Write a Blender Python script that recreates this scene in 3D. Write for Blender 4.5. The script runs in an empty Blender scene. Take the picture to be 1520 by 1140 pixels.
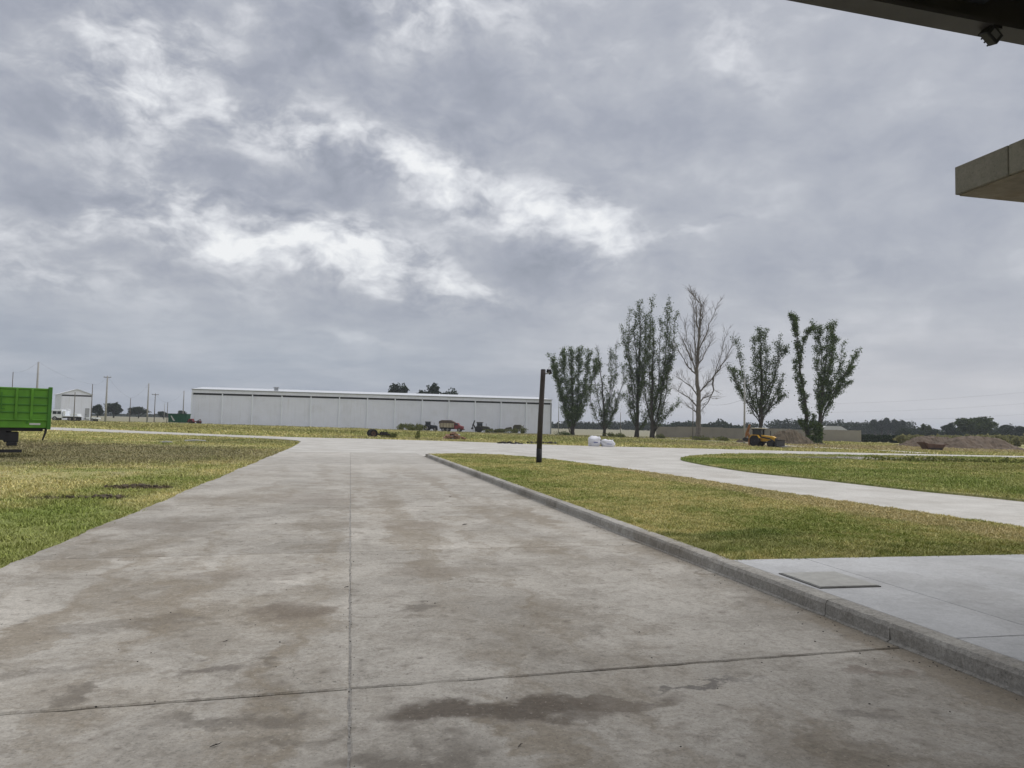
import bpy, bmesh, math, random
import numpy as np
from mathutils import Vector, Matrix
random.seed(7); RNG = np.random.default_rng(11)
SC = bpy.context.scene; COL = SC.collection
R = math.radians

# ------------------------------------------------------------------ camera
EYE = 1.7
YAW, PITCH, ROLL = R(12.22), R(3.08), math.atan(0.022)
FPX = 1100.0                                   # focal length for a 1520 px wide picture
_f = Vector((math.sin(YAW)*math.cos(PITCH), math.cos(YAW)*math.cos(PITCH), math.sin(PITCH)))
_r0 = Vector((math.cos(YAW), -math.sin(YAW), 0)); _u0 = _r0.cross(_f)
_r = _r0*math.cos(ROLL) + _u0*math.sin(ROLL); _u = _r.cross(_f)
cam_d = bpy.data.cameras.new('camera'); cam = bpy.data.objects.new('camera', cam_d); COL.objects.link(cam)
M3 = Matrix((_r, _u, -_f)).transposed()
cam.matrix_world = Matrix.Translation((0, 0, EYE)) @ M3.to_4x4()
cam_d.sensor_width = 36; cam_d.lens = 36*FPX/1520; cam_d.clip_end = 6000; cam_d.clip_start = 0.05
SC.camera = cam

# ------------------------------------------------------------------ picture
vs = SC.view_settings
vs.view_transform = 'Standard'; vs.look = 'None'; vs.gamma = 1; vs.use_curve_mapping = False
vs.exposure = 0.6
SUN_EL, SUN_AZ = R(58), R(72)                 # azimuth from +Y (the road) towards +X

# ------------------------------------------------------------------ node helpers
class NT:
    def __init__(s, tree): s.t = tree; s.n = tree.nodes; s.l = tree.links
    def new(s, typ, **kw):
        n = s.n.new(typ)
        for k, v in kw.items(): setattr(n, k, v)
        return n
    def put(s, sock, v):
        if hasattr(v, 'links') or hasattr(v, 'is_linked'): s.l.new(v, sock)
        elif v is not None:
            if isinstance(v, (tuple, list)) and len(v) == 3 and sock.type == 'RGBA': v = (*v, 1)
            sock.default_value = v
    def math(s, op, a, b=None, c=None, clamp=False):
        n = s.new('ShaderNodeMath', operation=op); n.use_clamp = clamp
        s.put(n.inputs[0], a); s.put(n.inputs[1], b); s.put(n.inputs[2], c)
        return n.outputs[0]
    def vmath(s, op, a, b=None, scale=None):
        n = s.new('ShaderNodeVectorMath', operation=op)
        s.put(n.inputs[0], a); s.put(n.inputs[1], b)
        if scale is not None: s.put(n.inputs[3], scale)
        return n.outputs[0]
    def noise(s, vec, scale, detail=4, rough=.55, dist=0, col=False):
        n = s.new('ShaderNodeTexNoise'); s.put(n.inputs['Vector'], vec)
        n.inputs['Scale'].default_value = scale; n.inputs['Detail'].default_value = detail
        n.inputs['Roughness'].default_value = rough; n.inputs['Distortion'].default_value = dist
        return n.outputs['Color' if col else 'Fac']
    def ramp(s, fac, a, b, lo=0., hi=1., smooth=True):
        n = s.new('ShaderNodeMapRange'); n.interpolation_type = 'SMOOTHSTEP' if smooth else 'LINEAR'
        s.put(n.inputs[0], fac); s.put(n.inputs[1], a); s.put(n.inputs[2], b); s.put(n.inputs[3], lo); s.put(n.inputs[4], hi)
        return n.outputs[0]
    def mix(s, fac, a, b, mode='MIX'):
        n = s.new('ShaderNodeMix', data_type='RGBA', blend_type=mode)
        s.put(n.inputs[0], fac); s.put(n.inputs[6], a); s.put(n.inputs[7], b)
        return n.outputs[2]
    def mapping(s, vec, loc=(0, 0, 0), rot=(0, 0, 0), scale=(1, 1, 1), typ='POINT'):
        n = s.new('ShaderNodeMapping', vector_type=typ); s.put(n.inputs[0], vec)
        n.inputs[1].default_value = loc; n.inputs[2].default_value = rot; n.inputs[3].default_value = scale
        return n.outputs[0]
    def blob(s, vec, c, size, rot=0):
        """soft spot: 1 at c, 0 at the ellipse of half-axes size"""
        m = s.mapping(vec, (c[0], c[1], 0), (0, 0, rot), (size[0], size[1], 1), 'TEXTURE')
        g = s.new('ShaderNodeTexGradient', gradient_type='SPHERICAL'); s.l.new(m, g.inputs[0])
        return g.outputs[1]
    def sep(s, v):
        n = s.new('ShaderNodeSeparateXYZ'); s.put(n.inputs[0], v); return n.outputs
    def comb(s, x, y, z=0.):
        n = s.new('ShaderNodeCombineXYZ'); s.put(n.inputs[0], x); s.put(n.inputs[1], y); s.put(n.inputs[2], z); return n.outputs[0]

def srgb(r, g, b):
    return tuple((c/255/12.92 if c/255 <= .04045 else ((c/255+.055)/1.055)**2.4) for c in (r, g, b))

# ------------------------------------------------------------------ helpers for points: pixel of the 1520 x 1140 photograph -> place
def ter(x, y):
    s = min(1, max(0, (y-40)/50)); s = s*s*(3-2*s)
    return s*(0.6*math.tanh(-x/60) if x < 0 else -0.6*math.tanh(x/35))
def ter_np(x, y):
    s = np.clip((y-40)/50, 0, 1); s = s*s*(3-2*s)
    return s*np.where(x < 0, 0.6*np.tanh(-x/60), -0.6*np.tanh(x/35))
def ray(px, py): return _f + _r*((px-760)/FPX) - _u*((py-570)/FPX)
def G(px, py, z0=0.):
    d = ray(px, py); z = z0
    for _ in range(30):
        t = (z-EYE)/d.z; x, y = d.x*t, d.y*t; z = z0+ter(x, y)
    return Vector((x, y, z))
def at(px, py, depth): return Vector((0, 0, EYE)) + ray(px, py)*depth
def depth_of(p): return (Vector(p)-Vector((0, 0, EYE))).dot(_f)
def base(px, depth):
    """the ground under picture column px at a given depth"""
    p = at(px, 630, depth); return Vector((p.x, p.y, ter(p.x, p.y)))
FACE = -YAW                                    # rotation whose local x runs to the picture's right

# ------------------------------------------------------------------ world: heavy broken overcast
world = bpy.data.worlds.new('World'); SC.world = world; world.use_nodes = True
w = NT(world.node_tree); w.n.clear()
def build_sky():
    sky = w.new('ShaderNodeTexSky', sky_type='NISHITA'); sky.sun_disc = False
    sky.sun_elevation = SUN_EL; sky.sun_rotation = SUN_AZ; sky.air_density = 1.2; sky.dust_density = 2.5
    tc = w.new('ShaderNodeTexCoord').outputs['Generated']
    d = w.vmath('NORMALIZE', tc); x, y, z = w.sep(d)
    az = w.math('ARCTAN2', x, y); el = w.math('ARCSINE', w.math('MAXIMUM', z, -0.02))
    zc = w.math('ADD', w.math('MAXIMUM', z, 0.0), 0.14)
    q = w.comb(w.math('DIVIDE', x, zc), w.math('DIVIDE', y, zc), 0.)      # a flat cloud deck seen in perspective
    ae = w.comb(az, el, 0.)
    big = w.noise(w.vmath('ADD', q, (3.1, .4, 0)), .62, 4, .52, dist=.5)
    aw = w.vmath('ADD', ae, w.vmath('SCALE', w.vmath('SUBTRACT', w.noise(w.mapping(ae, scale=(1, 1.5, 1)), 7, 4, .55, col=True), (.5, .5, .5)), scale=.065))
    puff = w.noise(w.mapping(aw, scale=(1, 1.7, 1)), 10, 7, .60)
    mid = w.noise(w.mapping(aw, (2, 5, 0), scale=(1, 1.8, 1)), 4.0, 5, .55)
    def pa(px, py):
        v = ray(px, py).normalized(); return math.atan2(v.x, v.y), math.asin(v.z)
    def add(spots):
        tot = None
        for p, sx, sy, rt, st in spots:
            b = w.math('MULTIPLY', w.blob(aw, pa(*p), (sx, sy), rt), st); tot = b if tot is None else w.math('ADD', tot, b)
        return tot
    # breaks where the light comes through: pixel, half sizes (radians), turn, strength
    tot = add([((390, 345), .26, .065, -.06, 1.3), ((590, 405), .22, .06, -.26, 1.2), ((670, 270), .15, .065, -.25, 1.15), ((460, 205), .16, .05, -.12, 1.0),
               ((850, 335), .12, .075, -.2, 1.35), ((210, 110), .16, .14, -.9, .85), ((640, 10), .22, .07, .0, .75), ((1090, 75), .12, .07, -.8, .5),
               ((540, 508), .16, .022, -.05, .55), ((1020, 345), .2, .03, .25, .45), ((1260, 385), .16, .024, .1, .45), ((40, 420), .2, .06, .0, .55), ((100, 330), .12, .03, .2, .4)])
    dk = add([((470, 272), .13, .045, -.1, 1.1), ((900, 200), .40, .11, -.1, .75), ((760, 385), .17, .055, -.2, 1.0), ((300, 235), .16, .06, -.35, .9),
              ((110, 290), .18, .035, -.1, .8), ((330, 425), .26, .035, -.1, .7), ((560, 110), .2, .09, -.2, .7), ((480, 350), .02, .012, 0, .8), ((60, 130), .1, .07, 0, .5), ((700, 460), .2, .025, 0, .6)])
    tot = w.ramp(tot, 0, 1.5, 0, 1, False)
    side = w.math('MULTIPLY', w.ramp(az, .55, -.1), w.ramp(el, .08, .2))      # the deck is lumpier towards the light
    k = w.math('ADD', w.ramp(tot, .05, .5, .45, 1.6), w.math('MULTIPLY', side, .55))
    B = w.math('ADD', .42, w.math('ADD', w.math('MULTIPLY', w.math('SUBTRACT', big, .5), .6), w.math('MULTIPLY', w.math('SUBTRACT', mid, .5), w.math('MULTIPLY', k, .55))))
    B = w.math('ADD', B, w.math('MULTIPLY', w.math('MULTIPLY', w.math('SUBTRACT', puff, .5), 1.35), k))
    B = w.math('ADD', B, w.math('MULTIPLY', tot, .32)); B = w.math('SUBTRACT', B, w.math('MULTIPLY', dk, .22))
    cr = w.new('ShaderNodeValToRGB'); e = cr.color_ramp.elements
    stops = [(0.0, (144, 149, 160)), (.26, (160, 164, 175)), (.46, (177, 180, 188)), (.62, (199, 201, 207)), (.80, (219, 221, 225)), (1.0, (239, 240, 241))]
    while len(e) < len(stops): e.new(.5)
    for el_, (p, c) in zip(e, stops): el_.position = p; el_.color = (*srgb(*c), 1)
    w.l.new(B, cr.inputs[0]); c = cr.outputs[0]
    # rippled low layer towards the horizon, bluer to the left, paler to the right
    streak = w.noise(w.mapping(w.vmath('ADD', w.vmath('SCALE', ae, scale=.75), w.vmath('SCALE', aw, scale=.25)), scale=(2.0, 11, 1)), 2.6, 4, .6)
    low = w.mix(w.ramp(streak, .34, .72), srgb(152, 162, 177), srgb(181, 187, 197))
    lowr = w.mix(w.ramp(streak, .34, .72), srgb(173, 176, 186), srgb(198, 199, 205))
    low = w.mix(w.ramp(az, .0, .55), low, lowr)
    c = w.mix(w.ramp(el, .19, .04, 0, .8), c, low)
    pale = w.math('MULTIPLY', w.ramp(az, .2, .5), w.ramp(el, .11, .0))
    c = w.mix(w.math('MULTIPLY', pale, .8), c, srgb(206, 207, 211))
    # colours above are picture values; the background strength is 0.1 and the exposure is added later
    c = w.vmath('SCALE', c, scale=10.6/2**vs.exposure)
    c = w.mix(.05, c, sky.outputs[0])
    bg = w.new('ShaderNodeBackground'); w.l.new(c, bg.inputs[0]); bg.inputs[1].default_value = 0.1
    out = w.new('ShaderNodeOutputWorld'); w.l.new(bg.outputs[0], out.inputs[0])
build_sky()
SC.cycles.max_bounces = 5; SC.cycles.diffuse_bounces = 3; SC.cycles.glossy_bounces = 2; SC.cycles.transmission_bounces = 2; SC.cycles.caustics_reflective = False; SC.cycles.caustics_refractive = False
world.cycles.sampling_method = 'MANUAL'; world.cycles.sample_map_resolution = 256

sun_d = bpy.data.lights.new('sun', 'SUN'); sun_d.energy = 1.5; sun_d.angle = R(85); sun_d.color = (1, .98, .95)
sun = bpy.data.objects.new('sun', sun_d); COL.objects.link(sun)
sv = Vector((math.sin(SUN_AZ)*math.cos(SUN_EL), math.cos(SUN_AZ)*math.cos(SUN_EL), math.sin(SUN_EL)))
sun.rotation_euler = sv.to_track_quat('Z', 'Y').to_euler()

# ------------------------------------------------------------------ mesh builder
class MB:
    def __init__(s): s.v = []; s.f = []
    def add(s, vs_, fs):
        o = len(s.v); s.v += [tuple(p) for p in vs_]; s.f += [tuple(i+o for i in f) for f in fs]; return s
    def box(s, lo, hi, m=None):
        x0, y0, z0 = lo; x1, y1, z1 = hi
        P = [Vector(p) for p in ((x0,y0,z0),(x1,y0,z0),(x1,y1,z0),(x0,y1,z0),(x0,y0,z1),(x1,y0,z1),(x1,y1,z1),(x0,y1,z1))]
        if m: P = [m @ p for p in P]
        return s.add(P, ((0,3,2,1),(4,5,6,7),(0,1,5,4),(1,2,6,5),(2,3,7,6),(3,0,4,7)))
    def tube(s, pts, rad, n=6, caps=True):
        pts = [Vector(p) for p in pts]; o = len(s.v); k = len(pts)
        if not isinstance(rad, (list, tuple)): rad = [rad]*k
        ref = None
        for i, p in enumerate(pts):
            t = (pts[min(i+1, k-1)]-pts[max(i-1, 0)])
            t = t.normalized() if t.length > 1e-9 else Vector((0, 0, 1))
            if ref is None: ref = t.orthogonal().normalized()
            a = ref - t*ref.dot(t)
            a = a.normalized() if a.length > 1e-6 else t.orthogonal().normalized()
            ref = a; b = t.cross(a)
            for j in range(n):
                an = 2*math.pi*j/n; s.v.append(tuple(p + (a*math.cos(an)+b*math.sin(an))*rad[i]))
        for i in range(k-1):
            for j in range(n):
                j2 = (j+1) % n; s.f.append((o+i*n+j, o+i*n+j2, o+(i+1)*n+j2, o+(i+1)*n+j))
        if caps:
            s.f.append(tuple(o+j for j in reversed(range(n)))); s.f.append(tuple(o+(k-1)*n+j for j in range(n)))
        return s
    def prism(s, prof, y0, y1, m=None):
        """outline in x,z pushed along y"""
        n = len(prof); P = [Vector((a, y0, b)) for a, b in prof]+[Vector((a, y1, b)) for a, b in prof]
        if m: P = [m @ p for p in P]
        return s.add(P, [tuple(range(n)), tuple(range(2*n-1, n-1, -1))]+[((i+1) % n, i, i+n, (i+1) % n+n) for i in range(n)])
    def wheel(s, c, r, wd, n=18, r2=None):
        """rounded disc whose axle is y"""
        prof = [(r2 or r*.5, -wd/2), (r*.93, -wd/2), (r, -wd*.3), (r, wd*.3), (r*.93, wd/2), (r2 or r*.5, wd/2)]
        k = len(prof); o = len(s.v)
        for i in range(n):
            a = 2*math.pi*i/n
            for rr, yy in prof: s.v.append((c[0]+rr*math.cos(a), c[1]+yy, c[2]+rr*math.sin(a)))
        for i in range(n):
            i2 = (i+1) % n
            for j in range(k): s.f.append((o+i*k+j, o+i*k+(j+1) % k, o+i2*k+(j+1) % k, o+i2*k+j))
        return s
    def disc(s, c, r, wd, n=14): return s.tube([(c[0], c[1]-wd/2, c[2]), (c[0], c[1]+wd/2, c[2])], r, n)
    def mesh(s, name):
        me = bpy.data.meshes.new(name); me.from_pydata(s.v, [], s.f); me.update(); return me
    def build(s, name, mat, parent=None, smooth=False, bevel=0.):
        me = s.mesh(name)
        bm = bmesh.new(); bm.from_mesh(me); bmesh.ops.recalc_face_normals(bm, faces=bm.faces)
        if bevel:
            ed = [e for e in bm.edges if len(e.link_faces) == 2 and e.calc_face_angle(0) > .5]
            bmesh.ops.bevel(bm, geom=ed, offset=bevel, segments=1, affect='EDGES', clamp_overlap=True)
        bm.to_mesh(me); bm.free()
        if smooth:
            for p in me.polygons: p.use_smooth = True
        return link(name, me, mat, parent)
def link(name, me, mat, parent=None):
    if mat: me.materials.append(mat)
    o = bpy.data.objects.new(name, me); COL.objects.link(o)
    if parent: o.parent = parent
    return o
def tag(o, label=None, cat=None, group=None, kind=None):
    if label: o['label'] = label
    if cat: o['category'] = cat
    if group: o['group'] = group
    if kind: o['kind'] = kind
    return o
def thing(name, label, cat, loc=(0, 0, 0), rz=0., group=None, scale=1.):
    o = bpy.data.objects.new(name, None); COL.objects.link(o); o.empty_display_size = .3
    o.location = loc; o.rotation_euler = (0, 0, rz); o.scale = (scale,)*3
    return tag(o, label, cat, group)

# ------------------------------------------------------------------ materials
def new_mat(name):
    m = bpy.data.materials.new(name); m.use_nodes = True; t = NT(m.node_tree)
    return m, t, t.n['Principled BSDF']
def mat(name, col, rough=.6, var=.15, scale=3., metal=0., bump=0., bscale=60., dirt=None, dfac=.4, dscale=.8):
    m, t, b = new_mat(name)
    pos = t.new('ShaderNodeTexCoord').outputs['Object']
    n = t.noise(pos, scale, 5, .6)
    c = t.mix(1.0, col, t.vmath('SCALE', (1, 1, 1), scale=t.ramp(n, .3, .7, 1-var, 1+var, False)), 'MULTIPLY')
    if name == 'white_sheet_metal':
        c = t.mix(t.math('MULTIPLY', t.ramp(t.noise(t.mapping(pos, scale=(1, 1, .06)), 2.2, 5, .65), .5, .8), .35), c, (.52, .52, .50))
    if dirt: c = t.mix(t.math('MULTIPLY', t.ramp(t.noise(pos, dscale, 6, .65), .45, .75), dfac), c, dirt)
    t.put(b.inputs['Base Color'], c); b.inputs['Roughness'].default_value = rough; b.inputs['Metallic'].default_value = metal
    b.inputs['Specular IOR Level'].default_value = .35
    if bump:
        bp = t.new('ShaderNodeBump'); bp.inputs['Strength'].default_value = bump; bp.inputs['Distance'].default_value = .02
        t.l.new(t.noise(pos, bscale, 4, .6), bp.inputs['Height']); t.l.new(bp.outputs[0], b.inputs['Normal'])
    return m

def concrete_mat(name, lo, hi, brown, stains=(), browns=.5, speck=.35, bump=.25, fade=None):
    m, t, b = new_mat(name)
    pos = t.new('ShaderNodeNewGeometry').outputs['Position']
    wob = t.vmath('ADD', pos, t.vmath('SCALE', t.vmath('SUBTRACT', t.noise(pos, 1.3, 6, .65, col=True), (.5, .5, .5)), scale=1.3))
    c = t.mix(t.ramp(t.noise(wob, .55, 7, .6), .35, .66), lo, hi)
    c = t.mix(t.math('MULTIPLY', t.ramp(t.noise(t.mapping(wob, (3, 9, 0), scale=(1, .5, 1)), .45, 7, .68), .47, .70), browns), c, brown)
    c = t.mix(t.math('MULTIPLY', t.ramp(t.noise(t.mapping(wob, (13, 4, 0), scale=(.8, 2.2, 1)), .9, 7, .7), .54, .74), browns*.75), c, tuple(v*.66 for v in brown))
    c = t.mix(t.math('MULTIPLY', t.ramp(t.noise(wob, 5, 6, .7), .48, .72), .5*browns), c, tuple(v*.62 for v in brown))
    c = t.mix(t.math('MULTIPLY', t.ramp(t.noise(t.mapping(wob, (5, 1, 0)), 2.6, 7, .7), .52, .68), .38*browns), c, tuple(min(.8, v*1.18) for v in hi))
    if stains:   # hairline cracks here and there
        vo = t.new('ShaderNodeTexVoronoi', feature='DISTANCE_TO_EDGE'); t.put(vo.inputs['Vector'], t.vmath('ADD', pos, t.vmath('SCALE', t.noise(pos, 2.5, 5, .6, col=True), scale=.55))); vo.inputs['Scale'].default_value = .33
        cm = t.math('MULTIPLY', t.ramp(vo.outputs['Distance'], .0012, .0005), t.ramp(t.noise(pos, .35, 2, .5), .50, .58))
        c = t.mix(t.math('MULTIPLY', cm, .7), c, (.10, .09, .075))
    if stains:   # tyre-carried mud in long lanes
        c = t.mix(t.math('MULTIPLY', t.ramp(t.noise(t.mapping(wob, (2, 3, 0), scale=(1.5, .10, 1)), 1.0, 6, .6), .48, .66), .75), c, brown)
    for (px, py, sx, sy, rot, st, col) in stains:
        g = G(px, py); mk = t.blob(wob, (g.x, g.y), (sx, sy), rot)
        mk = t.math('MULTIPLY', t.ramp(t.math('ADD', mk, t.math('MULTIPLY', t.math('SUBTRACT', t.noise(pos, 6, 6, .7), .5), .7)), .02, .62), st)
        c = t.mix(mk, c, col)
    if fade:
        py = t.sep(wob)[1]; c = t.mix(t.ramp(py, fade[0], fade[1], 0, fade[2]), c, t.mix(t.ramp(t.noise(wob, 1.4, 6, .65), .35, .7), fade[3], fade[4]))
    sp = t.noise(pos, 55, 3, .6)
    c = t.mix(t.math('MULTIPLY', t.ramp(sp, .54, .70), speck), c, tuple(v*.35 for v in lo))
    c = t.mix(t.math('MULTIPLY', t.ramp(t.noise(pos, 38, 3, .6), .60, .75), speck*.7), c, tuple(min(1, v*1.5) for v in hi))
    gr = t.noise(pos, 24, 5, .75)
    c = t.mix(1., c, t.vmath('SCALE', (1, 1, 1), scale=t.ramp(gr, .3, .7, 1-.55*speck, 1+.5*speck, False)), 'MULTIPLY')
    pit = t.ramp(t.noise(pos, 12, 2, .5), .66, .72)
    c = t.mix(t.math('MULTIPLY', pit, speck*.8), c, tuple(v*.4 for v in lo))
    rnd = t.new('ShaderNodeObjectInfo').outputs['Random']
    c = t.mix(1., c, t.vmath('SCALE', (1, 1, 1), scale=t.ramp(rnd, 0, 1, .93, 1.07, False)), 'MULTIPLY')
    t.put(b.inputs['Base Color'], c); b.inputs['Roughness'].default_value = .82; b.inputs['Specular IOR Level'].default_value = .3
    bp = t.new('ShaderNodeBump'); bp.inputs['Strength'].default_value = bump; bp.inputs['Distance'].default_value = .012
    h = t.math('ADD', t.math('MULTIPLY', t.noise(pos, 45, 5, .7), .6), t.noise(pos, 8, 4, .6)); t.l.new(h, bp.inputs['Height'])
    t.l.new(bp.outputs[0], b.inputs['Normal'])
    return m

GREEN, GREEN2, STRAW, SOIL = (.18, .23, .055), (.33, .35, .11), (.56, .49, .24), (.27, .22, .15)
def grass_mat(name, dry=.5, soil=.1, blobs=(), blade=False, green=GREEN, straw=STRAW):
    """blobs: (x, y, rx, ry, strength, colour)"""
    m, t, b = new_mat(name)
    geo = t.new('ShaderNodeNewGeometry'); pos = geo.outputs['Position']
    p2 = t.vmath('MULTIPLY', pos, (1, 1, 0))
    wob = t.vmath('ADD', p2, t.vmath('SCALE', t.vmath('SUBTRACT', t.noise(p2, .8, 5, .6, col=True), (.5, .5, .5)), scale=1.6))
    n1 = t.noise(wob, .32, 6, .62); n2 = t.noise(p2, 2.3, 5, .65); n3 = t.noise(p2, 11, 4, .65)
    s = t.math('ADD', t.math('ADD', t.math('MULTIPLY', n1, .55), t.math('MULTIPLY', n2, .3)), t.math('MULTIPLY', n3, .25))
    c = t.mix(t.ramp(n3, .3, .7), green, GREEN2)
    k = .55-.28*(dry-.5)
    c = t.mix(t.ramp(s, k-.10, k+.13), c, straw)
    if soil: c = t.mix(t.math('MULTIPLY', t.ramp(t.noise(wob, .55, 6, .68), .60-.2*soil, .80-.2*soil), .85), c, SOIL)
    for (x, y, rx, ry, st, col) in blobs:
        mk = t.ramp(t.math('ADD', t.blob(wob, (x, y), (rx, ry)), t.math('MULTIPLY', t.math('SUBTRACT', n2, .5), .8)), .05, .5)
        c = t.mix(t.math('MULTIPLY', mk, st), c, t.mix(t.ramp(n3, .3, .7), tuple(v*.75 for v in col), tuple(v*1.25 for v in col)))
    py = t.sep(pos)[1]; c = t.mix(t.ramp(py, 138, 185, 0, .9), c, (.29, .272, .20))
    if blade:
        r = geo.outputs['Random Per Island']
        c = t.mix(1., c, t.vmath('SCALE', (1, 1, .95), scale=t.ramp(r, 0, 1, .72, 1.6, False)), 'MULTIPLY')
        b.inputs['Roughness'].default_value = .7
    else:
        c = t.mix(1., c, t.vmath('SCALE', (1, 1, 1), scale=t.ramp(t.noise(p2, 26, 4, .7), .3, .7, .62, 1.15, False)), 'MULTIPLY')
        bp = t.new('ShaderNodeBump'); bp.inputs['Strength'].default_value = .7; bp.inputs['Distance'].default_value = .05
        t.l.new(t.noise(p2, 20, 4, .7), bp.inputs['Height']); t.l.new(bp.outputs[0], b.inputs['Normal'])
        b.inputs['Roughness'].default_value = .95
    b.inputs['Specular IOR Level'].default_value = .15
    t.put(b.inputs['Base Color'], c)
    return m

def leaf_mat(name, a, b_, tr=.25):
    m, t, b = new_mat(name)
    geo = t.new('ShaderNodeNewGeometry')
    r = geo.outputs['Random Per Island']
    n = t.noise(geo.outputs['Position'], .5, 3, .6)
    c = t.mix(t.math('ADD', t.math('MULTIPLY', r, .6), t.math('MULTIPLY', n, .4)), a, b_)
    d = t.new('ShaderNodeBsdfDiffuse'); tl = t.new('ShaderNodeBsdfTranslucent'); mx = t.new('ShaderNodeMixShader')
    t.put(d.inputs[0], c); t.put(tl.inputs[0], c); mx.inputs[0].default_value = tr
    t.l.new(d.outputs[0], mx.inputs[1]); t.l.new(tl.outputs[0], mx.inputs[2])
    t.n.remove(b); t.l.new(mx.outputs[0], t.n['Material Output'].inputs[0])
    return m

M = {}
DK = (.125, .107, .085)
ROAD_STAINS = [ # pixel of the photograph, half sizes in metres, turn, strength, colour
    (740, 1062, .95, .26, .05, .9, (.10, .08, .06)), (600, 1128, .6, .2, 0, .7, DK), (900, 1040, .7, .13, .1, .6, (.12, .095, .07)), (300, 1000, .42, .13, .05, .75, (.14, .12, .10)),
    (430, 905, .45, .42, .2, .7, (.15, .12, .09)), (410, 985, .18, .10, 0, .6, DK), (130, 1030, .12, .3, -.5, .6, DK), (1050, 1015, .55, .06, .05, .75, (.11, .10, .09)),
    (1300, 1000, .35, .10, 0, .6, (.16, .12, .09)), (620, 905, .3, .12, 0, .55, DK), (470, 780, 1.2, .7, 0, .5, (.19, .16, .12)), (470, 740, 1.4, 1.6, .0, .45, (.20, .165, .13)),
    (620, 780, .9, .9, .0, .45, (.2, .165, .125)), (640, 850, .9, .5, .0, .45, (.2, .165, .125)), (250, 780, 1.6, .6, .0, .4, (.2, .17, .135)), (200, 930, .8, .25, .1, .35, DK),
    (330, 1070, .5, .15, .1, .55, DK), (1290, 1060, .22, .13, -.5, .5, (.13, .11, .09)), (380, 850, 1.0, .35, .0, .4, (.18, .15, .12)), (60, 1000, .5, .15, .2, .35, DK), (420, 1100, .4, .1, .1, .45, DK)]
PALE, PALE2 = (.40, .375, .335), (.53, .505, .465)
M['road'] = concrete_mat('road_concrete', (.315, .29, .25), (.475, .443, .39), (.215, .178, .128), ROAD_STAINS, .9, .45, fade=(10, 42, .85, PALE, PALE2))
M['road2'] = concrete_mat('pale_road_concrete', (.45, .43, .39), (.555, .535, .495), (.36, .325, .28), (), .45, .25)
M['seal'] = mat('crumbled_joint_mortar', (.30, .285, .26), .95, .35, 25, bump=.8, bscale=80)
M['joint'] = mat('joint_filler', (.045, .04, .035), .95, .4, 30, bump=.5)
M['walk'] = concrete_mat('pavement_concrete', (.39, .393, .395), (.50, .503, .505), (.31, .30, .285), (), .5, .2, .15)
M['kerb'] = concrete_mat('kerb_concrete', (.30, .285, .255), (.41, .39, .35), (.18, .153, .115), (), .8, .5, .9)
M['slab'] = concrete_mat('cast_concrete', (.19, .18, .145), (.26, .245, .205), (.15, .125, .085), (), .5, .3, .3)
M['soffit'] = mat('formwork_stained_concrete', (.25, .215, .165), .9, .3, 4, dirt=(.16, .11, .06), dfac=.6, dscale=3)
g_dirt1, g_dirt2, g_mid = G(150, 736), G(205, 720), G(200, 665)
GB = [(-14, 38, 16, 15, .75, (.21, .185, .115)), (-30, 45, 22, 16, .7, (.21, .18, .11)), (-8, 58, 8, 8, .5, (.16, .17, .07)),
      (-5.2, 11, 2.4, 7, .65, (.18, .245, .05)), (-5.2, 20, 1.3, 10, .45, (.2, .25, .055)), (-9, 11, 4, 2.2, .4, (.22, .27, .065)),
      (g_dirt1.x, g_dirt1.y, .9, .5, .9, (.10, .08, .055)), (g_dirt1.x-.9, g_dirt1.y+.1, .6, .25, .8, (.11, .09, .06)), (g_dirt2.x, g_dirt2.y, 1.0, .6, .95, (.14, .105, .07)),
      (80, 95, 60, 22, .9, (.42, .35, .2)), (95, 70, 40, 14, .5, (.38, .33, .19)), (60, 150, 60, 25, .6, (.3, .27, .13)),
      (-40, 118, 60, 30, .55, (.27, .245, .10)), (20, 110, 50, 28, .45, (.2, .22, .07)), (5, 79, 16, 4, .6, (.36, .31, .2))]
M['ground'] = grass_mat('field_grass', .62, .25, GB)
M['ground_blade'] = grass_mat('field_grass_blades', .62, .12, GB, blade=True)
l1 = G(1090, 795, .12)
LB = [(l1.x, l1.y, 1.5, .7, .6, (.12, .17, .04)), (5.3, 9.2, 1.8, .9, .5, (.14, .19, .045)), (9.5, 8.5, 5, .9, .4, (.19, .21, .065)), (10.2, 18, 1.2, 16, .7, (.5, .42, .25)), (6, 34, 2.5, 3, .4, (.36, .31, .14))]
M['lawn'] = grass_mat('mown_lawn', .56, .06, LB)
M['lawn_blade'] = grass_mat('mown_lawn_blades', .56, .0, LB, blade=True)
L2 = [(20, 22, 5, 14, .4, (.19, .25, .06)), (19, 34, 5, 5, .6, (.16, .24, .05)), (32, 40, 9, 2.2, .8, (.36, .33, .29)), (36, 30, 12, 5, .4, (.3, .26, .12))]
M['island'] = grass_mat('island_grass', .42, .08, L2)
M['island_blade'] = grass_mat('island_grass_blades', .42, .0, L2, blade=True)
M['weed'] = leaf_mat('weed_leaves', (.09, .12, .035), (.22, .22, .08))
M['reed'] = leaf_mat('reed_stems', (.20, .21, .09), (.36, .33, .16))
M['soil'] = mat('heaped_soil', (.115, .09, .06), .95, .35, 1.3, bump=1., bscale=5)
M['soil2'] = mat('red_brown_soil', (.135, .10, .07), .95, .35, 1.3, bump=1., bscale=5)
M['rubble'] = mat('broken_brick', (.27, .16, .11), .9, .35, 2)
M['bark'] = mat('poplar_bark', (.055, .047, .038), .9, .35, 2.5, bump=.6, bscale=9)
M['deadbark'] = mat('bare_grey_bark', (.17, .15, .13), .9, .3, 2.0, bump=.5, bscale=8)
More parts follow.
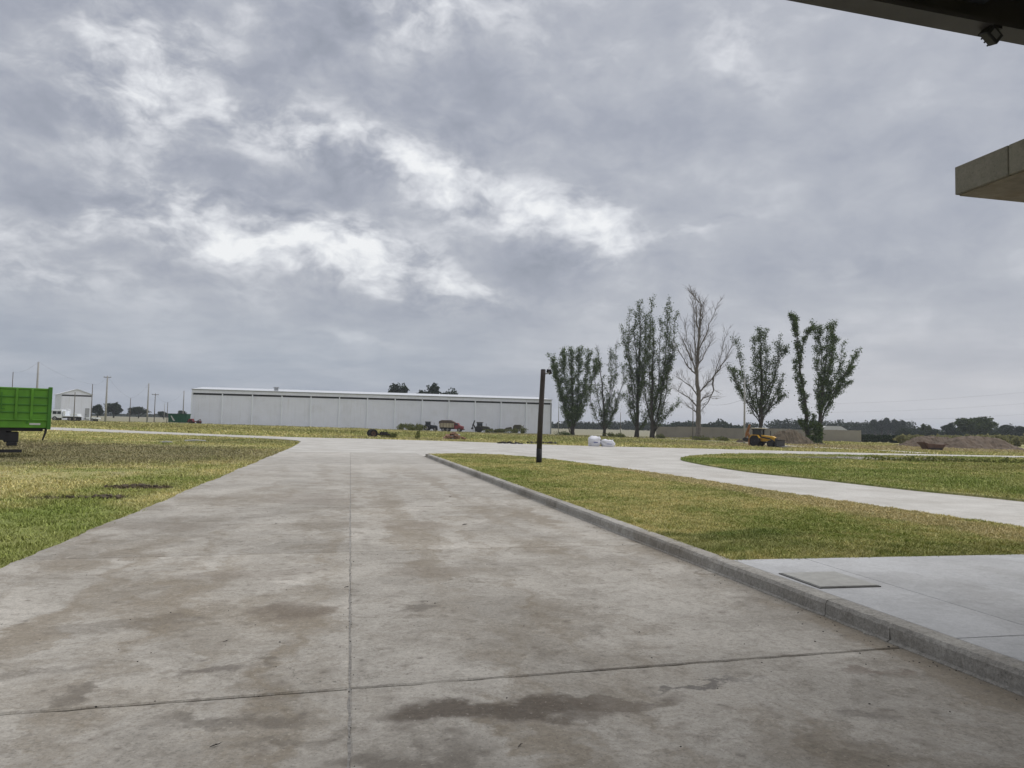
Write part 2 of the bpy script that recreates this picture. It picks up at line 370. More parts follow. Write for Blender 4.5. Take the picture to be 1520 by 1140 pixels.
M['leaf'] = leaf_mat('poplar_leaves', (.040, .066, .02), (.13, .175, .05))
M['leaf2'] = leaf_mat('poplar_leaves_bright', (.045, .078, .024), (.15, .205, .06))
M['ivy'] = leaf_mat('ivy_leaves', (.04, .068, .018), (.13, .18, .05))
M['far'] = leaf_mat('far_foliage', (.018, .030, .016), (.055, .075, .035), .15)
M['far2'] = leaf_mat('far_foliage_bright', (.035, .055, .02), (.10, .125, .04), .15)
M['white'] = mat('white_sheet_metal', (.78, .80, .87), .45, .03, .4, dirt=(.5, .5, .48), dfac=.25, dscale=.25)
M['white2'] = mat('white_trim', (.82, .85, .89), .45, .03, .4)
M['roofw'] = mat('pale_roof_sheet', (.62, .64, .67), .4, .04, .3)
M['greytrim'] = mat('grey_gutter', (.34, .35, .36), .5, .1, .5)
M['gap'] = mat('dark_opening', (.06, .062, .065), .9, .2, .5)
M['wall'] = mat('rendered_block_wall', (.31, .285, .25), .9, .2, .3, dirt=(.22, .195, .16), dfac=.5, dscale=.15)
M['pole'] = mat('concrete_pole', (.36, .355, .34), .9, .12, 1)
M['woodpole'] = mat('weathered_wood_pole', (.15, .135, .12), .9, .2, 1)
M['lamp_post'] = mat('dark_brown_post_paint', (.042, .034, .033), .55, .3, 1.5, dirt=(.075, .05, .04), dfac=.7, dscale=.9)
M['lamp_base'] = mat('black_post_base', (.012, .011, .012), .6, .2, 2)
M['steel'] = mat('dark_painted_steel', (.075, .07, .075), .5, .15, 2)
M['steel2'] = mat('black_roof_sheet', (.035, .04, .045), .6, .15, 1)
M['black'] = mat('black_plastic', (.02, .02, .022), .5, .2, 4)
M['rubber'] = mat('tyre_rubber', (.022, .021, .021), .85, .25, 4)
M['lens'] = mat('lamp_glass', (.16, .16, .17), .15, .1, 6)
M['glass'] = mat('dark_window_glass', (.03, .036, .042), .12, .1, 3)
M['wire'] = mat('black_cable', (.03, .03, .03), .7, .1, 3)
M['tgreen'] = mat('green_tipper_paint', (.095, .265, .022), .45, .2, 1.2, dirt=(.05, .13, .02), dfac=.35, dscale=1.6)
M['tgreend'] = mat('dark_green_paint_and_gap_shade', (.05, .17, .018), .45, .15, 1.2)
M['chassis'] = mat('black_chassis', (.018, .017, .02), .6, .25, 3)
M['reflector'] = mat('pale_reflector_strip', (.55, .55, .53), .4, .05, 4)
M['yellow'] = mat('loader_yellow_paint', (.66, .37, .03), .45, .15, 1.5, dirt=(.25, .13, .04), dfac=.4)
M['yellowd'] = mat('worn_loader_paint', (.27, .12, .04), .6, .25, 1.5)
M['cream'] = mat('cream_roof_paint', (.62, .58, .47), .5, .08, 2)
M['red'] = mat('faded_red_paint', (.20, .035, .04), .5, .2, 1.5)
M['rust'] = mat('rusty_steel', (.10, .055, .038), .8, .35, 2.0)
M['olive'] = mat('dirty_olive_paint', (.085, .08, .05), .7, .3, 1.5)
M['darkblue'] = mat('dark_tractor_paint', (.022, .026, .036), .5, .2, 2)
M['boxcream'] = mat('cream_truck_box', (.42, .36, .25), .6, .15, 1.5)
M['tarp'] = mat('brown_tarpaulin', (.095, .07, .055), .8, .25, 1.5)
M['bingreen'] = mat('green_bin_paint', (.012, .085, .04), .5, .12, 1.5)
M['bag'] = mat('white_woven_bag', (.74, .74, .78), .7, .08, 6, bump=.6, bscale=12)
M['bagprint'] = mat('blue_bag_print', (.10, .12, .32), .7, .1, 6)
M['debris'] = mat('black_debris', (.035, .03, .027), .9, .4, 4)
M['rim'] = mat('grey_wheel_rim', (.32, .31, .30), .5, .1, 3)
M['lid'] = mat('steel_lid_frame', (.12, .115, .105), .6, .2, 6)
M['lidc'] = mat('lid_infill_concrete', (.36, .355, .33), .85, .12, 8, bump=.3)
M['redpole'] = mat('house_roof_sheet', (.55, .55, .53), .6, .08, 1)

# ================================================================== THE SETTING
def smooth_line(pts, per=5):
    """Catmull-Rom through xy points"""
    P = [Vector((p[0], p[1])) for p in pts]; out = []
    for i in range(len(P)-1):
        a, b, c, d = P[max(i-1, 0)], P[i], P[i+1], P[min(i+2, len(P)-1)]
        for k in range(per):
            t = k/per
            out.append(.5*((2*b)+(c-a)*t+(2*a-5*b+4*c-d)*t*t+(3*b-a-3*c+d)*t**3))
    out.append(P[-1]); return [(p.x, p.y) for p in out]
def drape(name, outline, z0, m, parent=None, skirt=.25, maxlen=7., wav=0., seed=0):
    """a sheet that follows the lie of the land, with a rim going down into it"""
    bm = bmesh.new(); vs_ = [bm.verts.new((x, y, 0)) for x, y in outline]
    bm.faces.new(vs_); bmesh.ops.triangulate(bm, faces=bm.faces[:])
    for _ in range(5):
        ed = [e for e in bm.edges if e.calc_length() > maxlen]
        if not ed: break
        bmesh.ops.subdivide_edges(bm, edges=ed, cuts=1); bmesh.ops.triangulate(bm, faces=[f for f in bm.faces if len(f.verts) > 3])
    bmesh.ops.recalc_face_normals(bm, faces=bm.faces)
    if sum(f.normal.z for f in bm.faces) < 0: bmesh.ops.reverse_faces(bm, faces=bm.faces)
    for v in bm.verts: v.co.z = z0+ter(v.co.x, v.co.y)
    be = [e for e in bm.edges if len(e.link_faces) == 1]
    if skirt:
        r = bmesh.ops.extrude_edge_only(bm, edges=be)
        for v in r['geom']:
            if isinstance(v, bmesh.types.BMVert): v.co.z -= skirt
    me = bpy.data.meshes.new(name); bm.to_mesh(me); bm.free()
    return link(name, me, m, parent)

# ---- the land, one sheet to the horizon
def build_ground():
    xs = sorted(set([-3000, -2000, -1200, -800, -500, -350]+list(range(-250, -60, 15))+list(range(-60, 121, 4))+list(range(130, 260, 15))+[350, 500, 800, 1200, 2000, 3000]))
    ys = sorted(set([-600, -300, -150, -60, -30]+list(range(-12, 130, 4))+list(range(130, 300, 12))+[350, 450, 600, 900, 1400, 2200, 4000]))
    mb = MB(); n = len(xs)
    rg = random.Random(3)
    for y in ys:
        for x in xs:
            z = ter(x, y)-.05
            if -60 < x < -5 and 9 < y < 60: z += rg.uniform(-.02, .03)
            mb.v.append((x, y, z))
    for j in range(len(ys)-1):
        for i in range(n-1): mb.f.append((j*n+i, j*n+i+1, (j+1)*n+i+1, (j+1)*n+i))
    tag(mb.build('ground', M['ground'], smooth=True), kind='structure')
build_ground()

# ---- the concrete drive: two rows of slabs, a filler bed below the joints
KX = lambda y: 4.34-.0225*(y-5)                # face of the kerb
LX = lambda y: -3.78+.008*min(40, y)+(.03*math.sin(y*.9)+.02*math.sin(2.3*y+1)+.012*math.sin(7.1*y)+.008*math.sin(17*y))*(1 if y > 0 else 0)
JY = lambda x, k: 4.9+5.02*k+.062*x            # cross joints run a little askew
END_Y = JY(0, 7)
def main_road():
    bed = MB().add([(x, y, z) for z in (-.2, -.022) for x, y in ((-3.5, -14.6), (4.5, -14.6), (KX(END_Y)-.15, END_Y-.3), (-3.3, END_Y-.3))], ((3,2,1,0),(4,5,6,7),(0,1,5,4),(1,2,6,5),(2,3,7,6),(3,0,4,7))).build('main_road', M['joint']); tag(bed, kind='structure')
    rg = random.Random(5)
    def slab(x0f, x1f, k, side):
        # outline walked round with small chips at the edges
        g = .012; pts = []
        def yb(x): return JY(x, k-1)+g
        def yt(x): return JY(x, k)-g
        near = k <= 3; st = .13 if near else .6
        def lin(a, b):
            n = max(2, int((Vector(b)-Vector(a)).length/st)); return [Vector(a).lerp(Vector(b), i/n) for i in range(n)]
        y0, y1 = yb(0), yt(0)
        L0, L1 = x0f(y0), x0f(y1); R0, R1 = x1f(y0), x1f(y1)
        pts += lin((L0, yb(L0)), (R0, yb(R0))); pts += lin((R0, yb(R0)), (R1, yt(R1)))
        pts += lin((R1, yt(R1)), (L1, yt(L1)))
        if side == 0:
            n = 60
            for i in range(n):
                y = yt(L1)+(yb(L0)-yt(L1))*i/n; pts.append(Vector((x0f(y), y)))
        else: pts += lin((L1, yt(L1)), (L0, yb(L0)))
        c = sum(pts, Vector((0, 0)))/len(pts); mb = MB(); n = len(pts); rim = []; top = []
        for p in pts:
            j = Vector((rg.gauss(0, .0035), rg.gauss(0, .0035)))
            q = p+j; d = (c-q); d = Vector((math.copysign(1, d.x) if abs(d.x) > 1.6 else 0, math.copysign(1, d.y) if abs(d.y) > 2.2 else 0))
            ch = .007+abs(rg.gauss(0, .005))
            rim.append(q); top.append(q+d*ch)
        dz = rg.uniform(-.002, .002)
        vs_ = [(p.x, p.y, dz) for p in top]+[(p.x, p.y, dz-.009) for p in rim]+[(p.x, p.y, -.15) for p in rim]
        fs = [tuple(range(n))]
        for i in range(n):
            i2 = (i+1) % n
            fs += [(i2, i, n+i, n+i2), (n+i2, n+i, 2*n+i, 2*n+i2)]
        o = MB().add(vs_, fs).build('slab', M['road'], bed)
    MB().box((.035, -14, -.1), (.065, END_Y-.3, -.006)).build('joint_seal', M['seal'], bed)
    for k in range(-3, 8):
        slab(LX, lambda y: .05-.004, k, 0)
        slab(lambda y: .05+.004, lambda y: KX(y)-.012, k, 1)
main_road()

# ---- the yard road: strip to the left, junction, fork round the grass island
far_edge = [(-110, 128), (-70, 108), (-31.1, 87.2), (-16.7, 77.8), (-10, 73.9), (-4.2, 71.4), (2.3, 72.3), (11.6, 71.5), (17.2, 67.8), (21.1, 65.4), (31.2, 63.6), (37.7, 59.8), (44.1, 55.7), (56.5, 53.0), (75, 50), (110, 46)]
isl_top = [(110, 39), (70, 43), (44.9, 45.8), (31.6, 46.0), (26.5, 45.6), (21.9, 42.7), (17.6, 37.5), (16.1, 32.6), (15.4, 26.8), (15.8, 23.6), (16.2, 19), (16.9, 15.7), (17.1, 8), (17.1, -14)]
lawn_r = [(11.6, -14), (11.5, 8), (11.3, 10.6), (11.05, 13), (10.85, 15.1), (10.65, 17.5), (10.6, 19), (10.45, 21.6), (10.1, 25.4), (9.5, 29.5), (8.9, 33.5), (7.6, 36.6), (5.6, 37.7), (3.9, 37.2)]
left_near = [(-3.45, END_Y-.01), (-3.4, 46), (-3.5, 54), (-3.75, 59.5), (-5.0, 63.2), (-9, 67.1), (-15.2, 70.8), (-27.2, 76.5), (-68, 97), (-110, 118)]
outline = smooth_line(far_edge)+smooth_line([(p[0]+.35, p[1]-.3) for p in isl_top])+smooth_line([(p[0]-.3, p[1]-.2) for p in lawn_r])+[(3.63, 36.25), (3.52, END_Y+.21)]+smooth_line(left_near)
tag(drape('yard_road', outline, .0, M['road2'], maxlen=6), kind='structure')

# ---- mown lawn between drive and yard road, grass island beyond
KW = .20                                       # kerb width
lawn_out = [(KX(y)+KW+.004, y) for y in np.linspace(36.6, 8.13, 12)]+[(8, 8.13), (11.4, 8.13)]+smooth_line(lawn_r[2:-1])
tag(drape('lawn', lawn_out, .125, M['lawn'], maxlen=4), kind='structure')
isl_out = smooth_line(isl_top)+[(110, -14)]
tag(drape('grass_island', isl_out, .06, M['island'], maxlen=7), kind='structure')
pth = smooth_line([tuple(G(*p).xy) for p in [(885, 645), (1008, 652), (1100, 656.3), (1160, 661), (1300, 668), (1380, 673.2)]], 4)
pl = []
for i, p in enumerate(pth):
    a, b = Vector(pth[max(i-1, 0)]), Vector(pth[min(i+1, len(pth)-1)]); n = (b-a).normalized(); n = Vector((-n.y, n.x))
    pl.append((Vector(p)+n*1.6, Vector(p)-n*1.6))
M['track'] = mat('pale_dirt_track', (.46, .42, .33), .95, .12, .5)
tag(drape('dirt_track', [tuple(a) for a, b in pl]+[tuple(b) for a, b in reversed(pl)], -.012, M['track'], maxlen=8), kind='structure')
gp = [G(1240, 679), G(1290, 680.5), G(1345, 683.5), G(1300, 684.5), G(1250, 682)]
M['gravel'] = mat('grey_gravel', (.34, .32, .295), .95, .3, 6, bump=.8, bscale=14)
tag(drape('gravel_patch', smooth_line([(p.x, p.y) for p in gp]+[(gp[0].x, gp[0].y)], 4)[:-1], .085, M['gravel'], maxlen=4, skirt=.06), kind='structure')

# ---- kerb, stone by stone
def kerb():
    root = MB().box((3.9, -14, -.3), (4.2, 36, -.06)).build('kerb', M['joint']); tag(root, kind='structure')
    cuts = [5.31-9*.995*k for k in (2, 1)]+[5.31, 6.12]
    y = 6.12
    while y < 35: y += 2.95; cuts.append(min(y, 36.3))
    for a, b in zip(cuts[:-1], cuts[1:]):
        n = 10; mb = MB(); rg = random.Random(int(a*10)); P = []
        for i in range(n+1):
            yy = a+.004+(b-a-.008)*i/n; x = KX(yy)
            e = rg.gauss(0, .004); e2 = rg.gauss(0, .003); foot = .012+abs(rg.gauss(0, .012))
            P.append([(x-foot, yy, -.12), (x-foot, yy, .006), (x-.004+e2, yy, .02), (x+e*.5, yy, .115+e2), (x+.022+e, yy, .148+e2), (x+.05, yy, .153+e2*.4), (x+KW-.006, yy, .153), (x+KW, yy, .146), (x+KW, yy, -.12)])
        k = 9; mb.v = [tuple(p) for r in P for p in r]
        for i in range(n):
            for j in range(k): mb.f.append((i*k+j, i*k+(j+1) % k, (i+1)*k+(j+1) % k, (i+1)*k+j))
        mb.f += [tuple(range(k)), tuple(n*k+j for j in reversed(range(k)))]
        mb.build('kerb_stone', M['kerb'], root)
    # rounded nose at the far end of the lawn
    pts = [(KX(36.3)+.098, 36.2), (KX(36.3)+.10, 36.45), (3.85, 36.95), (4.4, 37.35), (5.6, 37.5), (7.4, 36.5)]
    L = smooth_line(pts, 4); mb = MB()
    for i, p in enumerate(L):
        a, b = Vector(L[max(i-1, 0)]), Vector(L[min(i+1, len(L)-1)]); t = (b-a).normalized(); nn = Vector((-t.y, t.x)); h = .149-.10*i/(len(L)-1)
        for s_, z in ((.096, -.1), (.096, h), (-.096, h), (-.096, -.1)): q = Vector(p)+nn*s_; mb.v.append((q.x, q.y, z))
    for i in range(len(L)-1):
        for j in range(4): mb.f.append((i*4+j, i*4+(j+1) % 4, (i+1)*4+(j+1) % 4, (i+1)*4+j))
    mb.f += [(0, 1, 2, 3), tuple(len(mb.v)-4+j for j in (3, 2, 1, 0))]
    mb.build('kerb_stone', M['kerb'], root)
kerb()

# ---- pavement slabs with the steel-framed lid
def pavement():
    root = MB().box((4.7, -13, -.1), (11.4, 8.0, .12)).build('pavement', M['joint']); tag(root, kind='structure')
    def sl(x0, x1, y0, y1):
        MB().box((x0+.006, y0+.006, .05), (x1-.006, y1-.006, .151), None).build('slab', M['walk'], root, bevel=.006)
    ys = [-13, -4.1, .4, 4.86, 8.12]
    for a, b in zip(ys[:-1], ys[1:]):
        mid = (KX(a)+KX(b))/2+KW
        # first column follows the kerb
        mb = MB(); P = [(KX(a)+KW+.006, a+.006), (5.42, a+.006), (5.42, b-.006), (KX(b)+KW+.006, b-.006)]
        mb.add([(x, y, .05) for x, y in P]+[(x, y, .151) for x, y in P], ((3,2,1,0),(4,5,6,7),(0,1,5,4),(1,2,6,5),(2,3,7,6),(3,0,4,7)))
        mb.build('slab', M['walk'], root, bevel=.005)
        sl(5.42, 8.6, a, b); sl(8.6, 11.4, a, b)
pavement()
lid = thing('inspection_lid', 'square steel framed inspection lid set in the pavement by the kerb', 'manhole cover', (4.9, 6.91, .151))
mb = MB()
for a in ((-.345, -.36, .345, -.348), (-.345, .348, .345, .36), (-.345, -.347, -.333, .347), (.333, -.347, .345, .347)):
    mb.box((a[0], a[1], -.02), (a[2], a[3], .010))
mb.build('frame', M['lid'], lid); MB().box((-.325, -.34, -.02), (.325, .34, .018)).build('plate', M['lidc'], lid, bevel=.004)

# ================================================================== overhead: steel canopy behind the viewer, concrete roof slab
can = thing('steel_canopy', 'dark steel canopy roof jutting in at the top right corner', 'canopy', (0, 0, 0))
def ibeam(name, p0, p1, wd, h, par, m=None):
    p0, p1 = Vector(p0), Vector(p1); d = (p1-p0).normalized(); s = Vector((0, 0, 1)).cross(d); up = Vector((0, 0, 1)); mb = MB()
    for a, b, z0, z1 in ((-wd/2, wd/2, 0, .025), (-.012, .012, .025, h-.025), (-wd/2, wd/2, h-.025, h)):
        P = [p+s*o+up*z for p in (p0, p1) for o, z in ((a, z0), (b, z0), (b, z1), (a, z1))]
        mb.add(P, ((0,1,2,3),(7,6,5,4),(0,4,5,1),(1,5,6,2),(2,6,7,3),(3,7,4,0)))
    return mb.build(name, m or M['steel'], par)
# front edge runs a hair askew of the drive
mb = MB()
fy = lambda x: 5.13+.043*x
P = []
for x in (1.9, 16):
    P += [(x, fy(x), 5.2), (x, fy(x)-.20, 5.2), (x, fy(x)-.20, 5.24), (x, fy(x)-.03, 5.24), (x, fy(x)-.03, 5.62), (x, fy(x), 5.62)]
mb.add(P, [(0,1,2,3,4,5), (11,10,9,8,7,6)]+[(i, i+6, (i+1) % 6+6, (i+1) % 6) for i in range(6)]); mb.build('gutter', M['steel'], can)
for x in (2.3, 5.05, 10.0, 15.0): ibeam('rafter', (x, -14, 5.34), (x, fy(x)-.22, 5.34), .16, .28, can, M['steel2'])
for i in range(11): ibeam('purlin', (2.0, -13.6+i*1.82, 5.625), (15.8, -13.6+i*1.82, 5.625), .08, .12, can, M['steel2'])
mb = MB(); x = -7
xs = np.arange(1.9, 16.01, .2); pr = []
for i, x in enumerate(xs): pr.append((x, 5.75+(.035 if i % 2 else 0)))
vs_ = [(x, -14, z) for x, z in pr]+[(x, fy(x)-.02, z) for x, z in pr]; n = len(pr)
MB().add(vs_, [(i, i+1, n+i+1, n+i) for i in range(n-1)]).build('roof_sheet', M['steel2'], can)
for x, y in ((5.05, -13.5), (15.0, -13.5), (5.05, -5), (15, -5)): MB().box((x-.1, y-.1, -.1), (x+.1, y+.1, 5.34)).build('column', M['steel'], can)

fl = thing('floodlight', 'small black floodlight clamped to the edge of the dark canopy', 'floodlight', (5.30, 5.22, 5.2), R(8))
MB().box((-.05, -.06, -.02), (.05, .05, .0)).box((-.015, -.03, -.07), (.015, .0, -.02)).build('bracket', M['black'], fl)
mh = Matrix.Translation((0, .0, -.055)) @ Matrix.Rotation(R(33), 4, 'Y') @ Matrix.Rotation(R(18), 4, 'X')
hs = MB().box((-.075, -.045, -.05), (.075, .05, .045), mh).build('housing', M['black'], fl, bevel=.008)
for i in range(4): MB().box((-.07+i*.042, .0505, -.05), (-.058+i*.042, .062, .04), mh).build('cooling_fin', M['black'], hs)
MB().box((-.04, -.0485, -.028), (.04, -.0453, .022), mh).build('lens', M['lens'], fl)

bl = thing('concrete_canopy_building', 'low building with a bare concrete roof slab jutting over the pavement', 'building', (0, 0, 0))
cuts = [5.99, 5.39, 2.6, -.4, -3.4, -8]
for a, b in zip(cuts[:-1], cuts[1:]):
    MB().box((5.63, b+.003, 4.0), (13.5, a-.003, 4.272)).build('roof_slab', M['slab'], bl, bevel=.006)
MB().box((5.66, -7.9, 3.985), (13.4, 5.96, 3.999)).build('soffit', M['soffit'], bl)
MB().box((7.4, -7.6, .14), (13.2, 3.4, 3.984)).build('wall', M['wall'], bl)

# ================================================================== grass blades
def in_poly(x, y, poly):
    c = np.zeros(len(x), bool); n = len(poly)
    for i in range(n):
        x0, y0 = poly[i]; x1, y1 = poly[(i+1) % n]
        if y0 == y1: continue
        k = ((y0 > y) != (y1 > y)) & (x < (x1-x0)*(y-y0)/(y1-y0)+x0); c ^= k
    return c
def pts_in(poly, n, power=1.7, dmin=4, excl=()):
    P = np.array(poly); lo, hi = P.min(0), P.max(0); X, Y = [], []; got = 0; dn = None
    for _ in range(400):
        # draw in polar form round the origin so that density thins with distance
        rmax = np.hypot(np.abs(P[:, 0]).max(), np.abs(P[:, 1]).max()); u = RNG.random(200000)
        e = 2-power; r = (dmin**e+u*(rmax**e-dmin**e))**(1/e)
        a = RNG.uniform(-1.05, 1.15, 200000); x, y = r*np.sin(a), r*np.cos(a)
        k = (x > lo[0]) & (x < hi[0]) & (y > lo[1]) & (y < hi[1]); x, y = x[k], y[k]
        k = in_poly(x, y, poly)
        for q in excl: k &= ~in_poly(x, y, q)
        X.append(x[k]); Y.append(y[k]); got += k.sum()
        if got >= n: break
    return np.concatenate(X)[:n], np.concatenate(Y)[:n]
def blades(name, x, y, z, h, wd, m, label, lean=1.3, hvar=.5):
    n = len(x); a = RNG.uniform(0, 2*np.pi, n); b = RNG.uniform(0, 2*np.pi, n)
    hh = h*(1+hvar*(RNG.random(n)*2-1)); ll = hh*lean*RNG.random(n)
    V = np.zeros((n, 3, 3), np.float32)
    V[:, 0] = np.stack([x-np.cos(a)*wd, y-np.sin(a)*wd, z], 1); V[:, 1] = np.stack([x+np.cos(a)*wd, y+np.sin(a)*wd, z], 1)
    V[:, 2] = np.stack([x+np.cos(b)*ll, y+np.sin(b)*ll, z+hh], 1)
    return tris(name, V, m, label, 'grass')
def tris(name, V, m, label, cat, k=3, parent=None):
    n = len(V); me = bpy.data.meshes.new(name)
    me.vertices.add(n*k); me.vertices.foreach_set('co', V.astype(np.float32).ravel())
    me.loops.add(n*k); me.loops.foreach_set('vertex_index', np.arange(n*k, dtype=np.int32))
    me.polygons.add(n); me.polygons.foreach_set('loop_start', np.arange(0, n*k, k, dtype=np.int32)); me.polygons.foreach_set('loop_total', np.full(n, k, np.int32))
    me.update(); me.validate()
    o = link(name, me, m, parent)
    if label: tag(o, label, cat, kind='stuff')
    return o
def clump(x, y, f=.9, s=6):
    """uneven tufts: a cheap pseudo-noise in 0..1"""
    return .5+.25*np.sin(x*s+1.7*np.sin(y*s*.7))+.25*np.sin(y*s*1.3+2.1*np.sin(x*s*.6+1))
def all_grass():
    rgl = random.Random(8); left = [(LX(y)+.02+max(0, rgl.gauss(.03, .06)), y) for y in np.linspace(5, 39, 300)]+[(-3.4, 46), (-3.5, 54), (-3.8, 59.4), (-5, 63), (-9, 67), (-15, 70.6), (-27, 76.2), (-55, 90), (-55, 5)]
    x, y = pts_in(left, 400000, 1.75); d = np.hypot(x, y); t = clump(x, y)
    blades('lawn_grass', x, y, ter_np(x, y)-.06, .025+.03*t*(1+.03*d), .003+.00075*d, M['ground_blade'], 'rough green and dry grass to the left of the drive')
    x, y = pts_in([(a-(.04 if i < 12 else 0), b-(.05 if abs(b-8.13) < .01 else 0)) for i, (a, b) in enumerate(lawn_out)], 400000, 1.75); d = np.hypot(x, y); t = clump(x, y, s=7)
    blades('lawn_grass', x, y, 0*x+.12, .02+.028*t, .0028+.00065*d, M['lawn_blade'], 'mown patchy grass on the kerbed lawn with the dark post', lean=1.7)
    x, y = pts_in([(a, b) for a, b in isl_out if b > -20], 220000, 1.7, 12); d = np.hypot(x, y); t = clump(x, y, s=3)
    ok = x < 70; x, y, d, t = x[ok], y[ok], d[ok], t[ok]
    blades('island_grass', x, y, ter_np(x, y)+.05, .035+.045*t, .003+.0008*d, M['island_blade'], 'bright grass on the rounded island inside the yard road')
    far = smooth_line(far_edge[1:])+[(110, 150), (20, 170), (-110, 170)]
    x, y = pts_in(far, 170000, 1.4, 50, [[tuple(a) for a, b in pl]+[tuple(b) for a, b in reversed(pl)]]); d = np.hypot(x, y); t = clump(x, y, s=.8)
    blades('field_grass', x, y, ter_np(x, y)-.05, .06+.16*t*t, .008+.0011*d, M['ground_blade'], 'long mixed grass in the field beyond the yard road')
all_grass()

# ================================================================== TREES
def grow(name, label, px_base, depth, stems, group=None, leaves=6000, lsize=.26, spread=1.0, leafm='leaf', barkm='bark', t0=.25, twig=1.9, seed=1, trunk_r=.38, bare=.30, dz=2.2, up=1.05, top_only=1.0):
    """stems: lists of (px, py) in the photograph; the first one is the trunk. Real metres at the tree's own distance; each limb leaves in its own direction in depth."""
    rg = random.Random(seed); b = base(px_base, depth); k = depth/FPX
    root = thing(name, label, 'tree', b, FACE, group)
    hor = lambda px: 624+.022*(px-520)
    def loc(px, py, y): return Vector(((px-px_base)*k, y, EYE-(py-hor(px))*k-b.z))
    wood = MB(); tips = []
    for si, st in enumerate(stems):
        n = len(st); dy = 0 if si == 0 else rg.uniform(-dz, dz)*min(1., 1.)
        P = [loc(p[0], p[1], dy*(i/(n-1))**1.0) for i, p in enumerate(st)]
        # resample with small bends
        Q = []
        for i in range(n-1):
            m_ = 4
            for j in range(m_): Q.append(P[i].lerp(P[i+1], j/m_))
        Q.append(P[-1])
        Q = [q+Vector((rg.gauss(0, .07), rg.gauss(0, .10), 0))*(i > 0) for i, q in enumerate(Q)]
        r0 = trunk_r if si == 0 else trunk_r*rg.uniform(.18, .30)
        L = len(Q); rad = [max(.025, r0*(1-i/(L-1))**1.1+.02) for i in range(L)]
        if si == 0: Q[0] = Vector((Q[0].x, 0, -.15)); rad[0] = r0*1.45
        wood.tube(Q, rad, 7 if si == 0 else 6)
        tot = sum((Q[i+1]-Q[i]).length for i in range(L-1)); cnt = int(tot/.36)
        for c in range(cnt):
            t = t0+(1-t0)*(c+rg.random())/cnt if si == 0 else .06+.94*(c+rg.random())/cnt
            if t > 1: continue
            f = t*(L-1); i = min(int(f), L-2); p = Q[i].lerp(Q[i+1], f-i); d = (Q[i+1]-Q[i]).normalized()
            an = rg.uniform(0, 2*math.pi); out = Vector((math.cos(an), math.sin(an), 0))
            dirn = (d*up+out*rg.uniform(.6, 1.1)+Vector((0, 0, .25))).normalized()
            ln = twig*rg.uniform(.45, 1.2)*(1-.5*t)
            e = p+dirn*ln+Vector((0, 0, .15*ln)); md = p.lerp(e, .5)+Vector((rg.gauss(0, .08), rg.gauss(0, .08), -.04))
            wood.tube([p, md, e], [max(.02, rad[i]*.33), .022, .011], 4, caps=False)
            tips.append((p, md, e, t))
            if not leaves:
                for _ in range(4):
                    q = p.lerp(e, rg.uniform(.25, .95)); v = (dirn+Vector((rg.gauss(0, .6), rg.gauss(0, .6), rg.gauss(.1, .3)))).normalized()
                    wood.tube([q, q+v*rg.uniform(.5, 1.4)], [.02, .01], 3, caps=False)
    wood.build('trunk', M[barkm], root, smooth=True)
    if leaves:
        V = []
        act = [q for q in tips if rg.random() > bare]
        for _ in range(leaves):
            p, md, e, t = act[int(rg.random()*len(act))]
            if rg.random() > top_only and t > .75: continue
            u = rg.random()**.6; q = p.lerp(md, u*2) if u < .5 else md.lerp(e, u*2-1)
            q = q+Vector((rg.gauss(0, .26), rg.gauss(0, .26), rg.gauss(0, .26)))*spread
            s = lsize*rg.uniform(.55, 1.2); a = Vector((rg.gauss(0, 1), rg.gauss(0, 1), rg.gauss(0, .8))).normalized(); c = a.orthogonal().normalized()
            c = Matrix.Rotation(rg.uniform(0, 6.28), 3, a) @ c
            V.append((q-a*s*.5, q+c*s*.36, q+a*s*.5, q-c*s*.36))
        tris('crown', np.array([[tuple(v) for v in f] for f in V], np.float32), M[leafm], None, None, 4, root)
    return root
PG = 'poplars in a row beyond the yard road'
grow('poplar_tree', 'dense broad green poplar clump nearest the white warehouse corner', 850, 168,
     [[(850, 645), (849, 600), (848, 560), (847, 521)], [(848, 640), (838, 600), (826, 560), (818, 532)], [(849, 640), (842, 590), (836, 550), (833, 524)],
      [(851, 640), (860, 600), (868, 560), (872, 526)], [(852, 636), (868, 598), (880, 560), (887, 536)], [(846, 642), (838, 610), (828, 575), (822, 545)], [(852, 640), (857, 590), (858, 550), (859, 519)]],
     PG, 29432, .28, 1.1, 'leaf2', seed=3, bare=.08, t0=.12, twig=2.44, trunk_r=.4)
grow('poplar_tree', 'thin half bare poplar with several stems beside the dense broad clump', 894, 162,
     [[(897, 648), (896, 610), (893, 570), (884, 512)], [(897, 640), (904, 600), (911, 560), (912, 508)], [(897, 645), (910, 612), (922, 575), (927, 540)], [(896, 640), (889, 600), (880, 565), (879, 530)],
      [(896, 635), (905, 585), (907, 545), (904, 520)], [(897, 640), (908, 620), (916, 600), (928, 585)], [(897, 640), (886, 622), (876, 600), (874, 575)]],
     PG, 10203, .25, 1.0, 'leaf', seed=5, t0=.2, twig=2.40, trunk_r=.32, bare=.5, top_only=.6)
grow('poplar_tree', 'tall poplar with forked crown left of the tallest leafy pair', 944, 158,
     [[(945, 650), (946, 600), (948, 545), (949, 490), (948, 449)], [(946, 640), (938, 590), (931, 520), (930, 464)], [(947, 600), (956, 550), (962, 495), (962, 447)], [(945, 640), (936, 615), (933, 590), (930, 565)],
      [(946, 642), (958, 625), (968, 605), (970, 570)], [(946, 600), (938, 560), (928, 520), (922, 486)], [(947, 590), (955, 540), (956, 500), (954, 470)], [(946, 575), (944, 530), (939, 490), (940, 462)]],
     PG, 17659, .27, 1.0, 'leaf', seed=8, bare=.18, t0=.16, twig=2.40, trunk_r=.42, top_only=.55)
